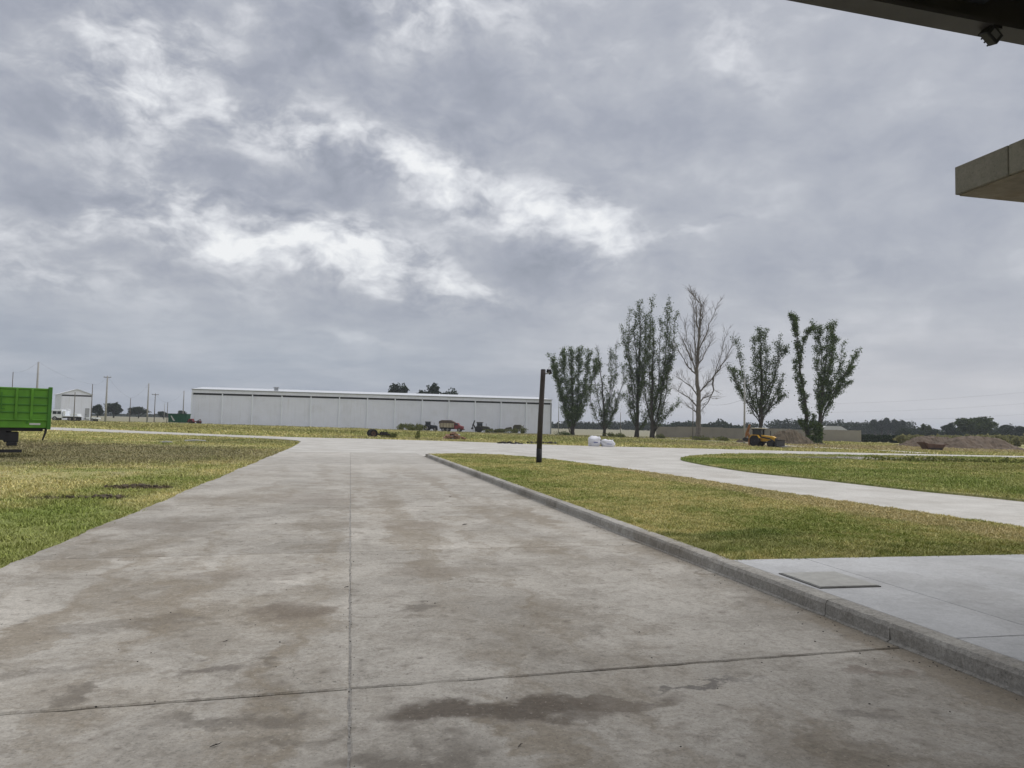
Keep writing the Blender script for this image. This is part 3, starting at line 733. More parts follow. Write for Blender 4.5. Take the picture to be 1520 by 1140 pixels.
grow('poplar_tree', 'tall forked poplar standing just left of the bare dead tree', 970, 155,
     [[(968, 651), (967, 600), (968, 560), (969, 520), (968, 478)], [(970, 645), (979, 600), (984, 540), (987, 490), (985, 450)], [(971, 645), (986, 590), (994, 530), (999, 465)], [(972, 640), (985, 620), (998, 606), (1007, 598)],
      [(968, 630), (958, 590), (955, 550), (957, 510)], [(969, 620), (978, 570), (979, 520), (980, 470)], [(970, 600), (987, 560), (992, 520), (991, 455)], [(969, 640), (981, 585), (990, 545), (1000, 515)], [(968, 610), (962, 560), (960, 530), (962, 490)]],
     PG, 18639, .27, 1.0, 'leaf', seed=9, bare=.18, t0=.14, twig=2.40, trunk_r=.42, top_only=.6)
grow('dead_tree', 'bare leafless tree with pale trunk and spreading grey branches', 1036, 142,
     [[(1036, 653), (1037, 620), (1036, 585), (1033, 556), (1035, 520), (1038, 480), (1039, 450), (1023, 432)], [(1034, 560), (1026, 535), (1018, 510), (1009, 480)], [(1034, 556), (1031, 520), (1028, 480), (1025, 445)],
      [(1037, 583), (1046, 572), (1058, 560), (1066, 530), (1076, 492)], [(1056, 563), (1066, 548), (1076, 530), (1084, 505)], [(1036, 590), (1026, 575), (1012, 566), (1004, 560)], [(1036, 605), (1024, 590), (1010, 582), (1006, 574)],
      [(1035, 520), (1044, 500), (1052, 475), (1061, 450)], [(1036, 540), (1046, 525), (1054, 512), (1062, 500)], [(1037, 615), (1028, 608), (1018, 602)], [(1037, 600), (1046, 590), (1056, 588), (1064, 592)], [(1038, 480), (1044, 462), (1047, 448)], [(1026, 535), (1016, 516), (1010, 502)],
      [(1033, 556), (1022, 545), (1012, 528), (1006, 515)], [(1058, 560), (1060, 580), (1052, 598), (1044, 608)], [(1038, 500), (1032, 480), (1030, 460), (1024, 436)]],
     None, 0, barkm='deadbark', seed=12, t0=.42, twig=3.0, trunk_r=.55, up=1.3, dz=2.6)
grow('poplar_tree', 'rounded open poplar behind the yellow backhoe loader', 1126, 138,
     [[(1128, 652), (1129, 620), (1130, 590), (1130, 550), (1128, 510), (1126, 492)], [(1128, 625), (1118, 595), (1108, 570), (1100, 535), (1096, 505)], [(1129, 622), (1140, 590), (1148, 560), (1156, 530), (1162, 520)], [(1128, 620), (1122, 580), (1119, 545), (1116, 500)],
      [(1129, 620), (1137, 570), (1138, 530), (1136, 494)], [(1128, 628), (1110, 600), (1095, 570), (1083, 548)], [(1129, 626), (1142, 605), (1152, 585), (1160, 560)], [(1130, 618), (1150, 600), (1158, 592), (1163, 590)], [(1129, 600), (1147, 560), (1152, 530), (1154, 505)], [(1128, 620), (1104, 590), (1090, 565), (1085, 552)]],
     PG, 16677, .26, 1.0, 'leaf', seed=15, t0=.3, twig=2.29, trunk_r=.42, top_only=.75)
grow('ivy_poplar_tree', 'narrow leaning trunk wrapped in ivy right of the yellow backhoe loader', 1200, 134,
     [[(1200, 655), (1197, 610), (1191, 570), (1185, 530), (1181, 490), (1175, 466)], [(1185, 530), (1184, 505), (1180, 480), (1183, 466)], [(1186, 540), (1192, 510), (1196, 495), (1203, 488)], [(1198, 640), (1190, 630), (1183, 622)], [(1198, 640), (1206, 628), (1211, 616)], [(1196, 620), (1190, 590), (1184, 560), (1181, 535)]],
     PG, 9564, .27, .9, 'ivy', seed=19, t0=.04, twig=.85, trunk_r=.36, dz=.8, up=.5)
grow('poplar_tree', 'fan shaped poplar at the right end of the row of tall trees', 1218, 134,
     [[(1216, 655), (1218, 610), (1221, 575), (1226, 530), (1229, 484)], [(1217, 620), (1216, 580), (1215, 540), (1213, 500), (1214, 480)], [(1219, 615), (1230, 575), (1240, 530), (1239, 480)], [(1220, 610), (1236, 575), (1252, 540), (1257, 508)],
      [(1221, 600), (1242, 570), (1258, 545), (1267, 525)], [(1220, 620), (1238, 585), (1254, 560), (1264, 548)], [(1221, 580), (1230, 540), (1234, 510), (1233, 482)], [(1218, 630), (1228, 600), (1244, 580), (1258, 568)], [(1219, 590), (1220, 550), (1219, 510), (1217, 488)]],
     PG, 17659, .27, 1.0, 'leaf2', seed=22, t0=.2, twig=1.70, trunk_r=.38, top_only=.85)

def bushes(name, label, cat, spots, m, leaf=.3, n=500, kind=None, parent=None, seed=1, group=None, loc=None):
    """leafy mass: spots (x, y, z, rx, ry, rz) in world; leaf faces through the volume, denser at the skin"""
    rg = np.random.default_rng(seed); A = []
    o = Vector(loc) if loc is not None else Vector((0, 0, 0))
    for (x, y, z, rx, ry, rz) in spots:
        u = rg.normal(size=(n, 3)); u /= np.linalg.norm(u, axis=1)[:, None]; r = rg.random(n)**.4
        # lumpy skin
        lump = 1+.16*np.sin(u[:, 0]*5+x)+.14*np.sin(u[:, 2]*6+y)+.12*np.sin(u[:, 1]*7+x+y)
        c = u*(r*lump)[:, None]*np.array([rx, ry, rz])+np.array([x, y, z])-np.array(o)
        a = rg.normal(size=(n, 3)); a /= np.linalg.norm(a, axis=1)[:, None]; b = np.cross(a, rg.normal(size=(n, 3))); b /= np.linalg.norm(b, axis=1)[:, None]
        s = leaf*(.5+.8*rg.random(n))[:, None]
        A.append(np.stack([c-a*s*.5, c+b*s*.4, c+a*s*.5, c-b*s*.4], 1))
    return tris(name, np.concatenate(A), m, label if kind == 'stuff' else None, cat, 4, parent)
def far_tree(name, label, px, depth, top_py, wid_px, m='far', seed=1, group=None, lobes=9, n=420, low=.25, trunk=True):
    rg = random.Random(seed); b = base(px, depth); k = depth/FPX; hor = 624+.022*(px-520)
    h = EYE+(hor-top_py)*k-b.z; wd = wid_px*k
    root = thing(name, label, 'tree', b, FACE, group)
    if trunk:
        t = MB().tube([(0, 0, -.2), (.1, 0, h*.3), (0, .1, h*.7)], [.045*h, .03*h, .01*h], 6)
        for i in range(4): a = rg.uniform(0, 6.28); t.tube([(0, 0, h*.3), (math.cos(a)*wd*.3, math.sin(a)*wd*.3, h*.65)], [.018*h, .006*h], 4)
        t.build('trunk', M['bark'], root)
    sp = []
    for i in range(lobes):
        v = Vector((rg.gauss(0, 1), rg.gauss(0, 1), rg.gauss(0, 1))).normalized()*rg.random()**.33; s = rg.uniform(.15, .24)
        c0 = .5+low*.25; sp.append((v.x*wd*.34, v.y*wd*.34, h*(c0+v.z*(.78-c0)), wd*s, wd*s, h*s*.75))
    sp.append((0, 0, h*.5, wd*.36, wd*.36, h*.36))
    bushes('crown', None, None, sp, M[m], min(.75, .055*h+.15), int(n*max(1, (wd/9)**1.4)), None, root, seed)
    return root
# trees behind the long warehouse and at the left edge
BG = 'broad trees rising behind the warehouse roof'
far_tree('broadleaf_tree', 'small round tree top showing above the warehouse roof', 593, 262, 559, 36, seed=4, group=BG)
far_tree('broadleaf_tree', 'wide dark tree top showing above the warehouse roof', 640, 258, 560, 50, seed=6, group=BG, lobes=12)
far_tree('broadleaf_tree', 'lower right shoulder of the dark trees above the warehouse roof', 666, 262, 564, 40, seed=7, group=BG)
LG = 'dark trees on the skyline left of the warehouse'
for i, (px, tp, wd, lb) in enumerate([(144, 596, 20, 'dark tree on the skyline just right of the small white shed'), (168, 594, 26, 'rounded dark tree behind the tall pole right of the small shed'), (205, 602, 36, 'low dark tree clump midway between small shed and warehouse'),
                                     (242, 609, 18, 'small faint tree between the thin poles left of the green bin'), (271, 607, 16, 'small dark tree right behind the green bin')]):
    far_tree('skyline_tree', lb, px, 300+20*i, tp, wd, seed=30+i, group=LG, low=.15)
RG_ = 'trees on the skyline at the right'
for i, (px, tp, wd, m, lb) in enumerate([(1412, 624, 30, 'far', 'dark tree left of the big light green tree at the right edge'), (1450, 615, 66, 'far2', 'big light green rounded tree behind the soil heaps'), (1500, 626, 40, 'far', 'dark low tree at the far right edge of the skyline'),
                                        (1374, 625, 16, 'far2', 'thin airy tree beside the dip in the skyline'), (1345, 632, 30, 'far', 'low dark tree filling the dip in the skyline'), (1477, 641, 30, 'far2', 'light green bush in front of the big tree at the right'), (1385, 634, 22, 'far', 'low tree right of the thin airy tree')]):
    far_tree('skyline_tree', lb, px, 255 if m == 'far2' and px > 1400 else 290, tp, wd, m, seed=50+i, group=RG_, low=.1, lobes=12 if wd > 50 else 8)
for i, px in enumerate((1299, 1309, 1318, 1328, 1337)):
    far_tree('skyline_poplar', ['leftmost of five upright trees in the far belt', 'second of five upright trees in the far belt', 'middle of five upright trees in the far belt', 'fourth of five upright trees in the far belt', 'rightmost of five upright trees in the far belt'][i], px, 400, 616+abs(i-2)*1.2, 13, 'far', seed=70+i, group='five upright trees in the far belt', low=.12, lobes=8)
def belt(name, label, x0, x1, depth, top, step, seed, m='far', hvar=3, n=260, lf=1.1):
    rg = random.Random(seed); sp = []; px = x0
    while px < x1:
        b = base(px, depth*rg.uniform(.96, 1.06)); k = depth/FPX; hor = 624+.022*(px-520)
        t = top(px)+rg.uniform(-hvar, hvar); h = max(1.5, EYE+(hor-t)*k-b.z)
        r = step*k*rg.uniform(.8, 1.3)
        sp.append((b.x, b.y, b.z+h*.62, r, r, h*.36)); sp.append((b.x+rg.uniform(-2, 2), b.y, b.z+h*.28, r*1.1, r, h*.32))
        px += step*rg.uniform(.6, 1.1)
    return bushes(name, label, 'woodland', sp, m if not isinstance(m, str) else M[m], lf, n, 'stuff', seed=seed)
belt('far_woodland', 'hazy dark belt of trees along the right horizon', 1145, 1350, 430, lambda p: 624+(p-1145)*.010, 9, 5)
belt('far_woodland', 'low dark trees behind the wall between dead tree and poplars', 978, 1120, 380, lambda p: 627+2*math.sin(p*.11), 10, 6)
belt('far_woodland', 'low tree line beyond the wall at the right edge', 1340, 1560, 330, lambda p: 637, 12, 8)
belt('far_woodland', 'thin tree line far behind the left of the tall poplars', 815, 985, 480, lambda p: 627+2*math.sin(p*.2), 10, 9, hvar=2)
belt('far_woodland', 'thin blue green tree line along the left horizon', -60, 290, 700, lambda p: 613+.01*p, 9, 10, hvar=1.5, lf=1.8)
belt('hedge', 'clipped looking dark hedge right of the grey wall', 1279, 1345, 168, lambda p: 646, 5, 12, hvar=.7, lf=.5)
belt('reed_bank', 'tall yellow green reeds behind the brown soil heaps', 1335, 1560, 150, lambda p: 646.5, 6, 13, M['reed'], 1.5, 300, .5)
belt('weed_bank', 'weedy bank along the foot of the warehouse wall', 596, 628, 168, lambda p: 634.8, 4, 14, M['weed'], .5, 120, .3)
bb = base(1212, 133)
root = thing('shrub', 'dark leafy shrub at the foot of the ivy poplar', 'shrub', bb, FACE)
bushes('foliage', None, None, [(0, 0, 1.2, 1.5, 1.2, 1.6), (-.8, 0, .7, 1.2, 1, .9), (.5, 0, 2.4, .8, .8, 1.3), (-.3, 0, 3, .8, .7, 1.2)], M['ivy'], .3, 450, None, root, 21)
MB().tube([(0, 0, -.1), (.1, 0, 2.5)], [.08, .02], 5).build('stem', M['bark'], root)
for i, (px, py, dd, w_, lb) in enumerate([(905, 650, 158, .9, 'small shrub at the foot of the half bare poplar'), (980, 650, 152, .7, 'small dark shrub right of the tall forked poplars'), (1040, 654, 139, 1.2, 'low green weeds round the foot of the dead tree'), (1070, 655, 138, 1.0, 'low weed tuft right of the dead tree'), (835, 645, 165, 1.3, 'dark low shrub at the foot of the dense broad poplar'), (920, 652, 150, .8, 'pale weed tuft right of the half bare poplar')]):
    b = base(px, dd); root = thing('weed_tuft', lb, 'shrub', b, FACE)
    bushes('foliage', None, None, [(0, 0, .35, w_*1.4, w_, .55), (w_*.7, 0, .2, w_, w_, .4)], M['weed' if i != 4 else 'ivy'], .25, 260, None, root, 60+i)

# ================================================================== BUILDINGS
def warehouse():
    dA, dB = 165., 184.; A, B = base(283, dA), base(818, dB)
    zt = (at(283, 575.5, dA).z+at(818, 594.5, dB).z)/2
    z0 = -.7; L = (B-A).xy.length; a = math.atan2(B.y-A.y, B.x-A.x)
    t = thing('white_warehouse', 'long white metal warehouse with grey fascia across the middle distance', 'warehouse', (A.x, A.y, z0), a)
    h = zt-z0; D = 26.0; fa, gp_ = .85, .42
    edges = [283, 330, 374.5, 420, 463, 506, 547, 587, 628, 667, 706, 743, 780.4, 818]
    # bays are equal in the place; the perspective makes them shrink
    n = 13; bw = L/n
    for i in range(n):
        MB().box((i*bw+.02, -.02, -.3), ((i+1)*bw-.02, .06, h-fa-gp_)).build('wall_panel', M['white'], t)
    for i in range(1, n): MB().box((i*bw-.12, -.20, -.3), (i*bw+.12, -.021, h-fa-.05)).build('pilaster', M['white2'], t)
    MB().box((-.1, -.12, -.3), (.16, -.022, h-fa-.03)).build('corner_trim', M['white2'], t)
    MB().box((L-.2, -.12, -.3), (L+.06, -.022, h-fa-.03)).build('corner_trim', M['greytrim'], t)
    MB().box((.2, .35, h-fa-gp_-.2), (L-.2, .45, h-fa+.1)).build('vent_opening', M['gap'], t)
    for i in range(n): MB().box((i*bw+.01, -.28, h-fa), ((i+1)*bw-.01, -.10, h-.14)).build('fascia', M['white'], t)
    MB().box((-.15, -.42, h-.13), (L+.15, -.05, h+.02)).build('gutter', M['greytrim'], t)
    rise = 1.0; mb = MB()
    mb.prism([(-.4, h+.02), (D/2, h+rise), (D+.4, h+.02), (D+.4, h-.08), (D/2, h+rise-.12), (-.4, h-.08)], 0, L, Matrix.Rotation(R(90), 4, 'Z') @ Matrix.Scale(-1, 4, (0, 1, 0)))
    roof = mb.build('roof', M['roofw'], t)
    MB().box((17.2, 3.2, h+.25), (18.1, 4.0, h+.95)).box((17.0, 3.0, h+.95), (18.3, 4.2, h+1.1)).build('vent', M['greytrim'], roof)
    MB().prism([(.1, -.3), (D-.1, -.3), (D-.1, h-.1), (D/2, h+rise-.2), (.1, h-.1)], .05, .2, Matrix.Rotation(R(90), 4, 'Z') @ Matrix.Scale(-1, 4, (0, 1, 0))).build('end_wall', M['white'], t)
    MB().prism([(.1, -.3), (D-.1, -.3), (D-.1, h-.1), (D/2, h+rise-.2), (.1, h-.1)], L-.2, L-.05, Matrix.Rotation(R(90), 4, 'Z') @ Matrix.Scale(-1, 4, (0, 1, 0))).build('end_wall', M['white'], t)
    MB().box((.1, D-.2, -.3), (L-.1, D-.05, h-.1)).build('back_wall', M['white'], t)
    return h
warehouse()

def small_shed():
    d = 158.; b = base(89, d)
    t = thing('gabled_shed', 'small white gabled shed behind the green truck', 'shed', (b.x, b.y, b.z), FACE+R(38))
    wd = 5.7; h = 5.6; rise = 1.0; D = 9.5
    MB().box((0, 0, -.3), (wd, .1, h-.5)).build('front_wall', M['white'], t)
    MB().box((.1, .25, h-.6), (wd-.1, .3, h-.1)).build('vent_opening', M['gap'], t)
    MB().prism([(-.05, h-.18), (wd+.05, h-.18), (wd+.05, h), (wd*.5, h+rise), (-.05, h)], -.06, .12).build('gable', M['white'], t)
    MB().box((-.1, .12, -.3), (.0, D, h-.1)).build('side_wall', M['white2'], t)
    MB().box((wd, .12, -.3), (wd+.1, D, h-.1)).build('side_wall', M['white'], t)
    MB().box((.0, D-.1, -.3), (wd, D, h-.1)).build('back_wall', M['white'], t)
    MB().prism([(-.35, h-.02), (wd*.5, h+rise+.12), (wd+.35, h-.02), (wd+.35, h-.1), (wd*.5, h+rise+.02), (-.35, h-.1)], -.25, D+.2).build('roof', M['roofw'], t)
    dr = MB().box((wd*.80, -.07, -.1), (wd*.94, -.01, 2.6)).build('door', M['greytrim'], t)
    MB().box((wd*.82, -.10, 1.1), (wd*.84, -.071, 1.3)).build('handle', M['black'], dr)
small_shed()

def boundary_wall():
    b0, b1 = base(975, 176), base(1277, 166); L = (b1-b0).xy.length; a = math.atan2(b1.y-b0.y, b1.x-b0.x)
    t = thing('boundary_wall', 'grey rendered boundary wall behind the poplars and soil heap', 'wall', (b0.x, b0.y, -.62), a)
    n = 9; w_ = L/n
    for i in range(n): MB().box((i*w_+.16, -.06, -.3), ((i+1)*w_-.16, .06, 2.5+(.06 if i % 3 else -.05))).build('panel', M['wall'], t)
    for i in range(n+1): MB().box((i*w_-.159, -.12, -.3), (i*w_+.159, .12, 2.62)).build('post', M['wall'], t)
boundary_wall()
b = base(1236, 215); k = 215/FPX
t = thing('far_house', 'low house roof showing over the grey wall', 'house', b, FACE)
MB().box((-3.8, 0, -.2), (3.8, 5, 2.6)).build('wall', M['wall'], t)
MB().prism([(-4.2, 2.6), (4.2, 2.6), (2.2, 3.7), (-2.0, 3.7)], -.4, 5.4).build('roof', M['redpole'], t)
MB().box((1.0, -.05, 1.0), (2.0, -.01, 2.0)).build('window', M['glass'], t)

# ================================================================== POLES AND CABLES
def upole(name, label, px, py_top, depth, r=.15, m='pole', arm=0, lean=0., group='utility poles left of the warehouse'):
    b = base(px, depth); k = depth/FPX; hor = 624+.022*(px-520); h = EYE+(hor-py_top)*k-b.z
    t = thing(name, label, 'pole', b, FACE, group)
    top = Vector((lean*h, 0, h))
    MB().tube([(0, 0, -.4), top*.5, top], [r, r*.85, r*.68], 8).build('shaft', M[m], t, smooth=True)
    for i in range(arm):
        z = h-.25-i*.45; a = MB().box((-.7, -.05, z-.05), (.7, .05, z+.05)).build('crossarm', M['woodpole'], t)
        for x in (-.6, .6): MB().tube([(x, 0, z+.05), (x, 0, z+.22)], [.05, .03], 6).build('insulator', M['pole'], a)
    return b+Vector((lean*h*math.cos(YAW), -lean*h*math.sin(YAW), h))
tops = {}
for key, px, tp, dd, r, m, arm, lb in [
    ('a', 15, 552, 150, .10, 'woodpole', 0, 'thin pole rising behind the left part of the green truck bed'), ('b', 52, 537, 120, .19, 'pole', 0, 'thick pale pole rising behind the green truck bed'),
    ('c', 156, 558, 140, .19, 'pole', 1, 'tall pale pole with crossarm right of the small shed'), ('d', 134.5, 570, 138, .09, 'woodpole', 0, 'thin dark pole at the right corner of the small shed'),
    ('e', 109, 582, 136, .09, 'woodpole', 0, 'thin dark pole in front of the small shed wall'), ('f', 218, 569, 152, .17, 'pole', 0, 'tall pale pole midway between small shed and warehouse'),
    ('g', 228.5, 584, 152, .10, 'woodpole', 1, 'thin dark pole with short crossarm right of the tall pale midway pole'), ('h', 192, 591, 152, .09, 'woodpole', 0, 'short thin pole left of the tall pale midway pole'),
    ('i', 247.5, 597, 152, .08, 'woodpole', 0, 'short thin pole left of the green bin'), ('j', 271, 580, 185, .17, 'pole', 0, 'pale pole behind the green bin beside the warehouse corner'), ('k', 243, 599, 250, .12, 'pole', 0, 'faint distant pole between the short thin poles')]:
    tops[key] = upole('utility_pole', lb, px, tp, dd, r, m, arm)
for key, px, tp, dd, r, m, lb in [('l', 1105, 562, 118, .17, 'pole', 'tall pale concrete pole in front of the rounded poplar'), ('m', 1028.5, 594, 140, .10, 'woodpole', 'thin dark pole left of the dead tree trunk'),
                                  ('n', 829, 597, 172, .10, 'pole', 'thin pale pole between the warehouse and the dense poplar'), ('o', 921, 612, 172, .08, 'woodpole', 'thin far pole seen between the poplars')]:
    tops[key] = upole('utility_pole', lb, px, tp, dd, r, m, 0, group='utility poles among the poplars')
def cable(label, p, q, sag=.6, r=.008, group='overhead cables'):
    P = [Vector(p).lerp(Vector(q), i/12)-Vector((0, 0, sag*4*(i/12)*(1-i/12))) for i in range(13)]
    o = MB().tube([v-P[0] for v in P], r, 4).build('overhead_cable', M['wire']); o.location = P[0]
    tag(o, label, 'cable', group)
for lb, p, q in [('cable strung between the two poles behind the green truck', 'a', 'b'), ('cable from the thick truck-side pole to the thin shed corner pole', 'b', 'd'), ('cable from the shed corner pole to the tall pole with crossarm', 'd', 'c'), ('cable from the crossarm pole to the short thin pole', 'c', 'h'),
                 ('cable from the short thin pole to the tall pale midway pole', 'h', 'f'), ('cable from the dark crossarm pole to the short pole by the bin', 'g', 'i'), ('cable from the short pole by the bin to the pale pole behind it', 'i', 'j')]: cable(lb, tops[p], tops[q])
cable('cable from the thin pole by the dead tree to the pale concrete pole', tops['m'], tops['l']-Vector((0, 0, 3.2)), 1.0, .012)
cable('upper of the faint power lines in the right part of the sky', at(1180, 600, 300), at(1620, 572, 260), 1.5, .016); cable('middle of the faint power lines in the right part of the sky', at(1180, 612, 300), at(1620, 590, 260), 1.5, .016)
cable('lowest of the faint power lines in the right part of the sky', at(1300, 622, 300), at(1620, 606, 260), 1.2, .016)

# ---- dark lamp post on the lawn
b = G(800, 688, .12); d = depth_of(b); k = d/FPX
t = thing('lamp_post', 'dark brown round post with a small lamp on the kerbed lawn', 'lamp post', (b.x, b.y, .10), FACE)
h = (688-548)*k
MB().tube([(0, 0, -.2), (.0, 0, .62)], [.118, .116], 14).build('base_sleeve', M['lamp_base'], t, smooth=True)
MB().tube([(0, 0, .6), (.03, 0, h*.5), (.09, 0, h*.93), (.10, 0, h)], [.110, .105, .10, .10], 14).build('shaft', M['lamp_post'], t, smooth=True)
MB().tube([(.10, 0, h), (.10, 0, h+.03)], [.105, .08], 14).build('cap', M['lamp_base'], t)
a = MB().tube([(.16, 0, h-.16), (.30, -.02, h-.13)], .028, 8).build('arm', M['rim'], t)
MB().tube([(.26, -.02, h-.10), (.29, -.02, h-.02), (.37, -.02, h-.03), (.40, -.02, h-.12), (.33, -.02, h-.17)], [.04, .075, .085, .07, .03], 10).build('lamp_head', M['black'], t, smooth=True)
MB().tube([(.33, -.09, h-.10), (.33, -.115, h-.11)], .04, 10).build('lens', M['lens'], t)

# ================================================================== VEHICLES
def wheel(par, c, r, wd, rimr=None, rim='rim'):
    w_ = MB().wheel(c, r, wd, 20, (rimr or r*.55)).build('wheel', M['rubber'], par, smooth=False)
    MB().disc(c, (rimr or r*.55)*1.02, wd*.72, 14).build('rim', M[rim], w_)
    MB().disc(c, r*.16, wd*.9, 8).build('hub', M['chassis'], w_)
    return w_
# ---- green tipper truck, rear end in view, local x runs to its tail
def tipper():
    p = at(73, 630, 29.3); a = R(24)
    t = thing('tipper_truck', 'bright green tipper truck cut by the left edge', 'truck', (p.x, p.y, -.05), a)
    z0, z1 = 1.18, 2.74; L = 6.6; Wd = 2.45
    def side(y, s):
        for i in range(4):
            za = z0+.30+i*(z1-z0-.36)/4; zb = za+(z1-z0-.36)/4
            MB().box((-L, y-.03, za+.012), (-.06, y+.03, zb-.012)).build('side_board', M['tgreen'], t, bevel=.012)
            if i: MB().box((-L+.05, y-.055 if s < 0 else y+.031, za-.03), (-.08, y-.031 if s < 0 else y+.055, za+.03)).build('rail', M['tgreend'], t, bevel=.01)  # rails coloured darker to paint in the shadow gaps between boards
        MB().box((-L, y-.04, z0), (-.05, y+.04, z0+.28)).build('bottom_rail', M['tgreen'], t, bevel=.015)
        MB().box((-L, y-.07, z0+.282), (-.04, y+.07, z0+.34)).build('rail', M['tgreen'], t, bevel=.01)
        MB().box((-L, y-.05, z1-.07), (-.04, y+.05, z1)).build('top_rail', M['tgreen'], t, bevel=.01)
        for x in (-.62, -1.12, -2.45, -3.0, -3.6, -4.9, -5.5, -6.1):
            MB().box((x-.045, y-.09 if s < 0 else y+.032, z0+.34), (x+.045, y-.032 if s < 0 else y+.09, z1-.05)).build('rib', M['tgreen'], t, bevel=.01)
        for x in (-1.78, -4.25):
            MB().box((x-.10, y-.11, z0-.02), (x+.10, y+.11, z1+.05)).build('post', M['tgreend'], t, bevel=.015)
            MB().box((x+.16, y-.12, z0+.72), (x+.20, y-.09, z1-.2)).box((x+.16, y-.12, z0+.70), (x+.30, y-.09, z0+.75)).build('latch', M['tgreend'], t)
        MB().box((-.09, y-.08, z0-.05), (.05, y+.08, z1+.06)).build('post', M['tgreend'], t, bevel=.015)
    side(0, -1); side(Wd, 1)
    MB().box((-.02, .1, z0), (.05, Wd-.1, z1)).build('tailgate', M['tgreend'], t, bevel=.015)
    MB().box((-L-.05, .0, z0), (-L, Wd, z1+.2)).build('headboard', M['tgreend'], t)
    MB().box((-L, .05, z0-.05), (-.05, Wd-.05, z0+.02)).build('bed_floor', M['chassis'], t)
    MB().box((-L, .04, z0-.13), (-.2, .18, z0-.052)).box((-L, Wd-.18, z0-.13), (-.2, Wd-.04, z0-.052)).build('sill', M['chassis'], t)
    MB().box((-9.0, .75, z0-.42), (-1.2, .95, z0-.131)).box((-9.0, 1.5, z0-.42), (-1.2, 1.7, z0-.131)).build('chassis_rail', M['chassis'], t)
    MB().box((-.66, -.05, z0+.12), (-.30, -.041, z0+.19)).build('reflector', M['reflector'], t)
    MB().box((-.78, -.06, z0+.18), (-.70, -.041, z0+.26)).build('hinge', M['tgreend'], t)
    MB().tube([(-.10, .02, z0-.05), (-.12, .0, z0-.2), (-.20, .0, z0-.48)], [.045, .04, .03], 6).build('hanging_hook', M['chassis'], t)
    MB().box((-1.45, .1, .62), (-.98, .7, 1.02)).box((-1.35, .05, .48), (-1.02, .6, .62)).build('storage_box', M['chassis'], t, bevel=.02)
    MB().box((-1.75, .05, .70), (-1.40, .5, 1.1)).build('mudguard', M['chassis'], t)
    MB().box((-2.9, .08, .22), (-.85, .16, .34)).build('under_run_bar', M['chassis'], t)
    MB().tube([(-1.68, .12, .3), (-1.66, .12, .8)], .045, 6).build('bar_bracket', M['rim'], t)
    for x in (-2.45, -3.75):
        for y in (.25, .6, Wd-.6, Wd-.25): wheel(t, (x, y, .52), .52, .28)
        MB().tube([(x, .2, .52), (x, Wd-.2, .52)], .08, 8).build('axle', M['chassis'], t)
    for y in (.25, Wd-.25): wheel(t, (-8.0, y, .52), .52, .28)
    cab = MB().prism([(-9.4, .6), (-7.2, .6), (-7.1, 1.2), (-7.1, 2.8), (-8.9, 2.8), (-9.35, 1.9)], .05, Wd-.05).build('cab', M['tgreen'], t, bevel=.04)
    MB().box((-8.8, .02, 1.8), (-7.6, .049, 2.5)).box((-8.8, Wd-.049, 1.8), (-7.6, Wd-.02, 2.5)).build('window', M['glass'], cab)
tipper()

def tractor(name, label, loc, rz, body, cab='black', scale=1., rim='rim', group=None):
    """nose along +x"""
    t = thing(name, label, 'tractor', loc, rz, group, scale)
    MB().prism([(-.1, .75), (1.9, .75), (1.92, 1.3), (1.6, 1.48), (-.1, 1.62)], -.34, .34).build('bonnet', M[body], t, bevel=.06)
    MB().box((1.9, -.25, .7), (2.05, .25, 1.25)).build('grille', M['black'], t)
    MB().box((-1.0, -.35, .55), (1.6, .35, .75)).build('chassis', M['chassis'], t)
    c = MB()
    for x, y in ((-1.0, -.55), (-1.0, .55), (.05, -.5), (.05, .5)): c.box((x-.05, y-.05, .9), (x+.05, y+.05, 2.3))
    c.build('cab_posts', M[cab], t)
    MB().box((-1.15, -.7, 2.3), (.2, .7, 2.45)).build('cab_roof', M[cab], t, bevel=.03)
    MB().box((-.96, -.53, 1.35), (.0, .53, 2.28)).build('cab_glass', M['glass'], t)
    MB().box((-1.05, -.6, .85), (.1, .6, 1.34)).build('cab_body', M[body], t)
    for y in (-.75, .75):
        wheel(t, (-.65, y, .78), .78, .42, rim=rim); wheel(t, (1.5, y*.9, .48), .48, .28, rim=rim)
        MB().prism([(-1.4, 1.2), (-1.1, 1.62), (-.2, 1.62), (.1, 1.2), (.0, 1.2), (-.25, 1.55), (-1.05, 1.55), (-1.3, 1.2)], y-.2, y+.2).build('mudguard', M[body], t)
    MB().tube([(1.1, .2, 1.3), (1.1, .2, 2.2)], .05, 6).build('exhaust', M['black'], t)
    return t
